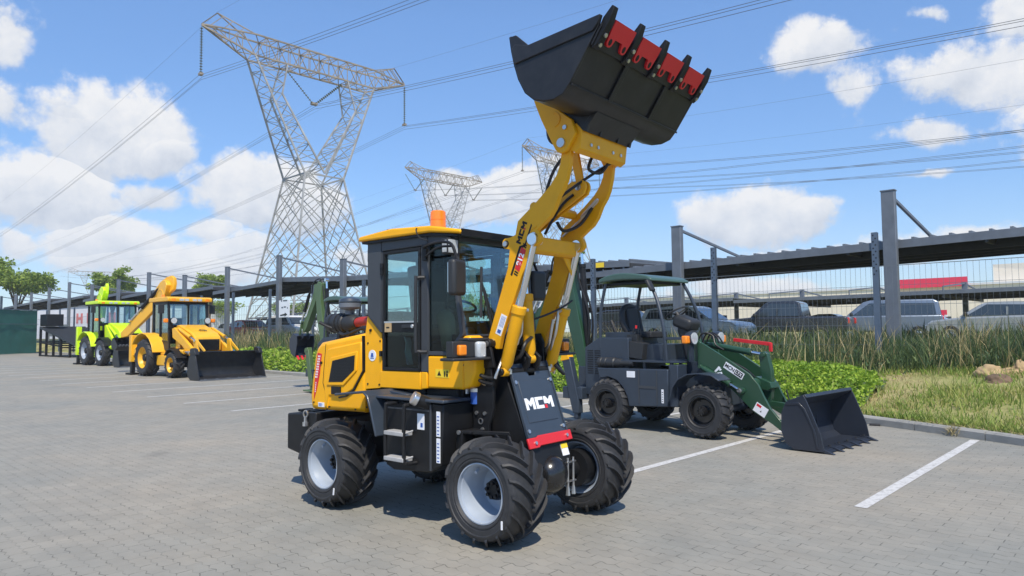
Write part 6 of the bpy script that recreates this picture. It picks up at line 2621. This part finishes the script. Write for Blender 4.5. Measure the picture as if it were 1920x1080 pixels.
for (px, Z, w, lb) in ((1712, 55, 2.2, 'bright red hoarding board beneath the far carport roof beside the thick post'), (1757, 57, 1.3, 'small red hoarding board under the far carport, second from the thick post')):
    p = at(px, Z)
    H = thing('hoarding_board', lb, 'sign', p, -.7522)
    a = MB()
    a.box(-w / 2, w / 2, -.03, .03, 1.15, 1.95)
    a.build('board', M['redsign'], H, smooth=False)
    a = MB()
    for x in (-w / 2 + .1, w / 2 - .1):
        a.box(x - .03, x + .03, .031, .09, -.1, 1.9)
    a.build('stake', M['steel'], H, smooth=False)
    a = MB()
    for x in (-.2, .1, .4):
        a.box(x * w - .05, x * w + .14 * w, -.034, -.031, 1.4, 1.55)
    a.build('printed_mark', M['white'], H, smooth=False)

B = thing('shop_building', 'white shop building with red block lettering beyond the far left carports', 'building', (-62, 108, 1), -.55)
a = MB()
a.box(-22, 5, 0, 18, -.2, 5.0)
a.build('wall', M['wallwhite'], B, smooth=False)
a = MB()
a.box(-22.2, 5.2, -.2, 18.2, 5.0, 5.3)
a.build('roof', M['steel'], B, smooth=False)
a = MB()
for x0 in (-9, -5.9, -2.8, .3):
    a.box(x0, x0 + .5, -.06, -.002, 2.3, 3.9)
    a.box(x0 + 1.3, x0 + 1.8, -.06, -.002, 2.3, 3.9)
    a.box(x0 + .5, x0 + 1.3, -.06, -.002, 2.9 if x0 in (-9, .3) else 2.3, 3.3 if x0 in (-9, .3) else 2.7)
a.build('lettering', M['fadedred'], B, smooth=False)
a = MB()
for x0 in (-18, -14, 1):
    a.box(x0, x0 + 2.4, -.03, -.002, .3, 2.2)
a.build('window', M['cglass'], B, smooth=False)


# ------------------------------------------------------------------ trees
def tree(label, loc, h, cw, seed, n=5200, ls=.30, group=None):
    r = random.Random(seed)
    T = thing('tree', label, 'tree', loc, 0, group)
    a = MB()
    tips = []
    th = h * .38
    a.tube(bez2([(0, 0, -.2), (.05 * h * .1, .02, th * .5), (r.uniform(-.2, .2), r.uniform(-.2, .2), th)], 4), [.22] * 3 + [.2] * 3 + [.17] * 3, 8)
    for k in range(9):
        az = 2 * PI * k / 9 + r.uniform(-.3, .3)
        el = r.uniform(.25, 1.25)
        l = r.uniform(.55, 1.0) * cw * .55
        e = Vector((math.cos(az) * math.cos(el) * l, math.sin(az) * math.cos(el) * l, th + (h - th) * r.uniform(.35, .85)))
        m = Vector((e.x * .4, e.y * .4, th + (e.z - th) * .6))
        a.tube(bez2([(0, 0, th * .85), m, e], 4), [.11, .10, .09, .08, .07, .05, .04, .03, .02], 6)
        tips.append(e)
        for j in range(3):
            e2 = e + Vector((r.uniform(-1, 1), r.uniform(-1, 1), r.uniform(-.3, .8))) * cw * .2
            a.tube([m.lerp(e, .6), e2], [.04, .015], 5)
            tips.append(e2)
    a.build('trunk', M['trunk'], T, sharp=60)
    blobs = []
    for e in tips:
        for j in range(2):
            c = e + Vector((r.gauss(0, .09), r.gauss(0, .09), r.gauss(0, .05))) * cw
            blobs.append((c, r.uniform(.09, .17) * cw))
    vs, fs = [], []
    for i in range(n):
        c, rad = blobs[r.randrange(len(blobs))]
        v = Vector((r.gauss(0, 1), r.gauss(0, 1), r.gauss(0, 1))).normalized()
        p = c + Vector((v.x, v.y, v.z * .8)) * rad * (r.random() ** .4)
        if p.z > h:
            continue
        l = ls * r.uniform(.6, 1.4)
        d1 = Vector((r.gauss(0, 1), r.gauss(0, 1), r.gauss(0, .6))).normalized() * l
        d2 = d1.cross(Vector((r.gauss(0, 1), r.gauss(0, 1), r.gauss(0, 1)))).normalized() * l * .35
        q = len(vs)
        vs += [tuple(p), tuple(p + d1 * .5 + d2), tuple(p + d1), tuple(p + d1 * .5 - d2)]
        fs.append((q, q + 1, q + 2, q + 3))
    a = MB()
    a.v, a.f, a.mi = vs, fs, [0] * len(fs)
    a.build('crown', M['leaf'], T, smooth=False, recalc=False)
    return T


tree('leafy tree at the left edge, the tallest, its branches reaching past the green screen', (-59.0, 76, .9), 10.4, 6.0, 3, 7000, .34)
tree('broad leafy tree right of the tallest tree, above the green screen', (-60.5, 86, .9), 9.6, 6.2, 8, 8000, .34)
tree('round leafy tree behind the lime green loader boom', (-54.5, 96, .9), 9.8, 4.6, 14, 6000, .34)
tree('small leafy tree behind the carport posts above the orange yellow loader cab', (-44.2, 103, .9), 9.2, 4.6, 21, 5000, .34)
tree('low bushy tree behind the mesh fence near the arrow notice', (-37, 118, .9), 5.6, 6.5, 33, 4000)
tree('low bushy tree behind the mesh fence between orange yellow loader and arrow notice', (-50, 120, .9), 6.0, 7, 41, 4000)
tree('low tree standing beyond the cab windscreen of the yellow loader', (-7, 105, .9), 6.2, 7, 52, 4000)

# ------------------------------------------------------------------ loading ramp and green screen far left
T = thing('loading_ramp', 'dark steel loading ramp on legs behind the lime green loader', 'ramp', (-34.2, 53.6, 0), -.70)
a = MB()
a.prism([(0, 2.2), (9.5, .55), (9.5, .42), (0, 2.05)], -1.5, 1.5)
for k in range(24):
    x = .2 + k * .38
    z = 2.2 - x * (1.65 / 9.5)
    a.box(x, x + .06, -1.5, 1.5, z, z + .03)
a.build('deck', M['cabgrey'], T, smooth=False)
a = MB()
for x in (.08, 1.4, 2.9, 4.4, 6.2):
    z = 2.1 - x * (1.65 / 9.5)
    for y in (-1.44, 1.44):
        a.box(x - .07, x + .07, y - .07, y + .07, 0, z)
    a.bar((x, -1.44, z * .5), (x, 1.44, z * .5), .09)
for y in (-1.44, 1.44):
    a.bar((0, y, .06), (6.2, y, .06), .1)
    a.bar((0.1, y, 1.0), (4.4, y, .75), .08)
a.build('leg_frame', M['black'], T, smooth=False)
a = MB()
a.box(-.3, 1.2, -1.4, -.3, 2.22, 3.1)
tb = a.build('steel_bin', M['black'], None, bevel=.03)
tb.location = (-34.2, 53.6, 0)
tb.rotation_euler = (0, 0, -.70)
tag(tb, 'black steel bin standing on the high end of the loading ramp', 'bin')

T = thing('screened_enclosure', 'enclosure of frames covered in dark green shade net at far left', 'enclosure', (-41.1, 61, 0), 0)
T.scale = (.9, .9, .9)
a = MB()
for y0, y1 in ((-5.2, -.05), (-10.4, -5.25), (-15.6, -10.45)):
    vs, fs = [], []
    nx, nz = 14, 8
    for i in range(nx + 1):
        for j in range(nz + 1):
            y = y0 + (y1 - y0) * i / nx
            z = .05 + 4.0 * j / nz
            b = .10 * noise.noise(Vector((y * .7, z * .9, 2)))
            edge = min(i, nx - i, j, nz - j)
            vs.append((b * min(1, edge / 2), y, z))
    for i in range(nx):
        for j in range(nz):
            q = i * (nz + 1) + j
            fs.append((q, q + nz + 1, q + nz + 2, q + 1))
    a.add(vs, fs)
a.box(-6, -.02, -.06, -.02, .05, 4.05)
a.build('shade_net', M['net'], T, sharp=80)
a = MB()
for y in (0, -5.22, -10.42, -15.62):
    a.box(-.10, -.16 + .10, y - .04, y + .04, 0, 4.12)
for z in (.1, 2.75, 4.1):
    a.bar((-.13, 0, z), (-.13, -15.6, z), .07)
a.bar((.03, 0, 4.1), (.03, -15.6, 4.1), .06)
a.bar((.06, 0, 2.78), (.06, -15.6, 2.72), .05)
a.build('frame', M['post'], T, smooth=False)


# ------------------------------------------------------------------ sky, sun, camera
CAM_F, CAM_P, CAM_R, CAM_H = 1320.4, .0599, .0090, 1.609
SUN_D = Vector((.18, -.98, 0)).normalized()
SUN_EL = math.radians(55)
w = bpy.data.worlds.new('World')
SC.world = w
w.use_nodes = True
nt = w.node_tree
bg = nt.nodes['Background']
bg.inputs[1].default_value = .148
sky = N(nt, 'ShaderNodeTexSky', sky_type='NISHITA', sun_disc=False)
sky.sun_elevation = SUN_EL
sky.sun_rotation = math.atan2(SUN_D.x, SUN_D.y)
sky.altitude = 1500
sky.air_density = 1.0
sky.dust_density = .1
sky.ozone_density = 2.0
tc = N(nt, 'ShaderNodeTexCoord')
sp = N(nt, 'ShaderNodeSeparateXYZ')
L(nt, tc.outputs['Generated'], sp.inputs[0])
az = mathn(nt, 'ARCTAN2', sp.outputs[0], sp.outputs[1])
el = mathn(nt, 'ARCSINE', sp.outputs[2])
cv = N(nt, 'ShaderNodeCombineXYZ')
L(nt, az, cv.inputs[0])
L(nt, el, cv.inputs[1])
# domain warp so cloud outlines billow
nw = N(nt, 'ShaderNodeTexNoise', Scale=7.0, Detail=4.0, Roughness=.55)
L(nt, cv.outputs[0], nw.inputs['Vector'])
wv = N(nt, 'ShaderNodeVectorMath', operation='MULTIPLY_ADD')
L(nt, nw.outputs['Color'], wv.inputs[0])
wv.inputs[1].default_value = (.09, .06, 0)
L(nt, cv.outputs[0], wv.inputs[2])
wo = N(nt, 'ShaderNodeVectorMath', operation='SUBTRACT')
L(nt, wv.outputs[0], wo.inputs[0])
wo.inputs[1].default_value = (.045, .03, 0)


def px_dir(x, y):
    cp_, sp_ = math.cos(CAM_P), math.sin(CAM_P)
    fw = Vector((0, cp_, sp_))
    r = Vector((1, 0, 0))
    u = r.cross(fw)
    c, s = math.cos(CAM_R), math.sin(CAM_R)
    r2, u2 = r * c - u * s, r * s + u * c
    d = (fw + r2 * (x - 960) / CAM_F + u2 * (540 - y) / CAM_F).normalized()
    return math.atan2(d.x, d.y), math.asin(d.z)


CLOUDS = [(215, 245, 150, 85, 1.0), (130, 215, 90, 40, .7), (300, 280, 90, 50, .9), (70, 370, 130, 70, 1.0), (25, 60, 90, 95, .62), (15, 200, 70, 80, .62), (110, 195, 70, 30, .55),
          (300, 360, 85, 45, .8), (470, 360, 130, 70, 1.0), (560, 400, 90, 60, .95), (390, 430, 70, 30, .7), (210, 450, 120, 55, 1.0), (320, 490, 190, 45, 1.0), (430, 468, 80, 38, .9), (40, 450, 70, 40, .75),
          (880, 380, 130, 60, 1.0), (980, 345, 95, 55, .9), (840, 345, 60, 40, .8), (1050, 300, 130, 45, .55), (1400, 405, 115, 58, 1.05), (1520, 405, 70, 38, .95),
          (1530, 95, 145, 80, .66), (1600, 175, 60, 90, .66), (1850, 115, 135, 75, .80), (1740, 250, 120, 40, .72), (1890, 15, 80, 60, .85), (1730, 30, 60, 25, .5), (1730, 335, 60, 18, .5),
          (1480, 470, 200, 18, .5), (700, 480, 200, 35, .6), (1750, 460, 220, 40, .6), (1380, 540, 240, 40, .7),
          (-300, 250, 200, 90, 1.0), (-700, 150, 260, 120, 1.0), (2250, 200, 200, 110, 1.0), (2700, 60, 260, 120, 1.0), (-200, -250, 300, 100, .7), (900, -600, 500, 120, .6)]
best = None
hh = None
for (x, y, rx, ry, wgt) in CLOUDS:
    a0, e0 = px_dir(x, y)
    ra, re = rx / CAM_F, ry / CAM_F
    sb = N(nt, 'ShaderNodeVectorMath', operation='SUBTRACT')
    L(nt, wo.outputs[0], sb.inputs[0])
    sb.inputs[1].default_value = (a0, e0, 0)
    ml = N(nt, 'ShaderNodeVectorMath', operation='MULTIPLY')
    L(nt, sb.outputs[0], ml.inputs[0])
    ml.inputs[1].default_value = (1 / ra, 1 / re, 0)
    ln = N(nt, 'ShaderNodeVectorMath', operation='LENGTH')
    L(nt, ml.outputs[0], ln.inputs[0])
    v = mathn(nt, 'SUBTRACT', wgt, ln.outputs['Value'])
    sy = N(nt, 'ShaderNodeSeparateXYZ')
    L(nt, ml.outputs[0], sy.inputs[0])
    if best is None:
        best, hh = v, sy.outputs[1]
    else:
        g = mathn(nt, 'GREATER_THAN', v, best)
        mx = N(nt, 'ShaderNodeMix', data_type='FLOAT')
        L(nt, g, mx.inputs[0])
        L(nt, hh, mx.inputs[2])
        L(nt, sy.outputs[1], mx.inputs[3])
        hh = mx.outputs[0]
        best = mathn(nt, 'SMOOTH_MAX', best, v, .15)
n1 = N(nt, 'ShaderNodeTexNoise', Scale=9.0, Detail=10.0, Roughness=.64)
L(nt, cv.outputs[0], n1.inputs['Vector'])
n2 = N(nt, 'ShaderNodeTexNoise', Scale=30.0, Detail=6.0, Roughness=.6)
L(nt, cv.outputs[0], n2.inputs['Vector'])
nz = mathn(nt, 'ADD', mathn(nt, 'MULTIPLY', mathn(nt, 'SUBTRACT', n1.outputs[0], .5), 2.0), mathn(nt, 'MULTIPLY', mathn(nt, 'SUBTRACT', n2.outputs[0], .5), .6))
den = mathn(nt, 'ADD', best, nz)
dm = N(nt, 'ShaderNodeMapRange', interpolation_type='SMOOTHSTEP')
dm.inputs[1].default_value = -.06
dm.inputs[2].default_value = .32
L(nt, den, dm.inputs[0])
# lit tops and grey undersides
up = N(nt, 'ShaderNodeVectorMath', operation='ADD')
L(nt, cv.outputs[0], up.inputs[0])
up.inputs[1].default_value = (-.010, .024, 0)
n3 = N(nt, 'ShaderNodeTexNoise', Scale=9.0, Detail=10.0, Roughness=.64)
L(nt, up.outputs[0], n3.inputs['Vector'])
df = mathn(nt, 'SUBTRACT', n1.outputs[0], n3.outputs[0])
lit = mathn(nt, 'ADD', mathn(nt, 'MULTIPLY', hh, .36), mathn(nt, 'ADD', mathn(nt, 'MULTIPLY', df, 1.5), .56))
cc = N(nt, 'ShaderNodeValToRGB')
e = cc.color_ramp.elements
e[0].position = .12
e[0].color = (.60, .65, .74, 1)
e[1].position = .80
e[1].color = (.99, .98, .97, 1)
k = e.new(.5)
k.color = (.82, .845, .89, 1)
L(nt, lit, cc.inputs[0])
cs = N(nt, 'ShaderNodeVectorMath', operation='SCALE')
L(nt, cc.outputs[0], cs.inputs[0])
CLOUD_GAIN = cs.inputs['Scale']
CLOUD_GAIN.default_value = 5.1
# thin veil near the horizon
vm = N(nt, 'ShaderNodeMapRange', interpolation_type='SMOOTHSTEP')
vm.inputs[1].default_value = .0
vm.inputs[2].default_value = .20
vm.inputs[3].default_value = .55
vm.inputs[4].default_value = 0.0
L(nt, el, vm.inputs[0])
vv = mathn(nt, 'MULTIPLY', vm.outputs[0], mathn(nt, 'ADD', mathn(nt, 'MULTIPLY', n1.outputs[0], .8), .5), clamp=True)
m1 = N(nt, 'ShaderNodeMix', data_type='RGBA')
L(nt, vv, m1.inputs[0])
sk = N(nt, 'ShaderNodeMix', data_type='RGBA', blend_type='MULTIPLY')
sk.inputs[0].default_value = 1.0
L(nt, sky.outputs[0], sk.inputs[6])
SKY_TINT = sk.inputs[7]
SKY_TINT.default_value = (.86, 1.05, 1.20, 1)
gr = N(nt, 'ShaderNodeMapRange')
gr.inputs[1].default_value = .02
gr.inputs[2].default_value = .42
gr.inputs[3].default_value = .59
gr.inputs[4].default_value = 1.0
L(nt, el, gr.inputs[0])
sg = N(nt, 'ShaderNodeVectorMath', operation='SCALE')
L(nt, sk.outputs[2], sg.inputs[0])
L(nt, gr.outputs[0], sg.inputs['Scale'])
L(nt, sg.outputs[0], m1.inputs[6])
m1.inputs[7].default_value = (3.55, 4.0, 4.5, 1)
m2 = N(nt, 'ShaderNodeMix', data_type='RGBA')
L(nt, mathn(nt, 'MULTIPLY', dm.outputs[0], .95), m2.inputs[0])
L(nt, m1.outputs[2], m2.inputs[6])
L(nt, cs.outputs[0], m2.inputs[7])
L(nt, m2.outputs[2], bg.inputs[0])

hz, hn, hb, ho = new_mat('haze_air')
hn.nodes.remove(hb)
pv = N(hn, 'ShaderNodeVolumePrincipled')
pv.inputs['Color'].default_value = (.82, .90, 1.0, 1)
pv.inputs['Density'].default_value = .0006
L(hn, pv.outputs[0], ho.inputs['Volume'])
a = MB()
a.box(-290, 190, -75, 470, -1.2, 60)
tag(a.build('haze', hz, smooth=False), kind='stuff')

sd = bpy.data.lights.new('sun', 'SUN')
sd.energy = 4.1
sd.angle = math.radians(.55)
sd.color = (1.0, .91, .77)
so = bpy.data.objects.new('sun', sd)
COL.objects.link(so)
sv = Vector((SUN_D.x * math.cos(SUN_EL), SUN_D.y * math.cos(SUN_EL), math.sin(SUN_EL)))
so.rotation_euler = sv.to_track_quat('Z', 'Y').to_euler()

cd = bpy.data.cameras.new('camera')
cd.sensor_width = 36.0
cd.sensor_fit = 'HORIZONTAL'
cd.lens = CAM_F * 36 / 1920
cd.clip_end = 3000
co = bpy.data.objects.new('camera', cd)
COL.objects.link(co)
fw = Vector((0, math.cos(CAM_P), math.sin(CAM_P)))
r = Vector((1, 0, 0))
u = r.cross(fw)
r2 = r * math.cos(CAM_R) - u * math.sin(CAM_R)
u2 = r * math.sin(CAM_R) + u * math.cos(CAM_R)
mm = Matrix(((r2.x, u2.x, -fw.x, 0), (r2.y, u2.y, -fw.y, 0), (r2.z, u2.z, -fw.z, CAM_H), (0, 0, 0, 1)))
co.matrix_world = mm
SC.camera = co
SC.view_settings.view_transform = 'Standard'
SC.view_settings.look = 'None'
SC.view_settings.gamma = 1
SC.view_settings.exposure = 0.37
SC.cycles.max_bounces = 8
SC.cycles.transparent_max_bounces = 16
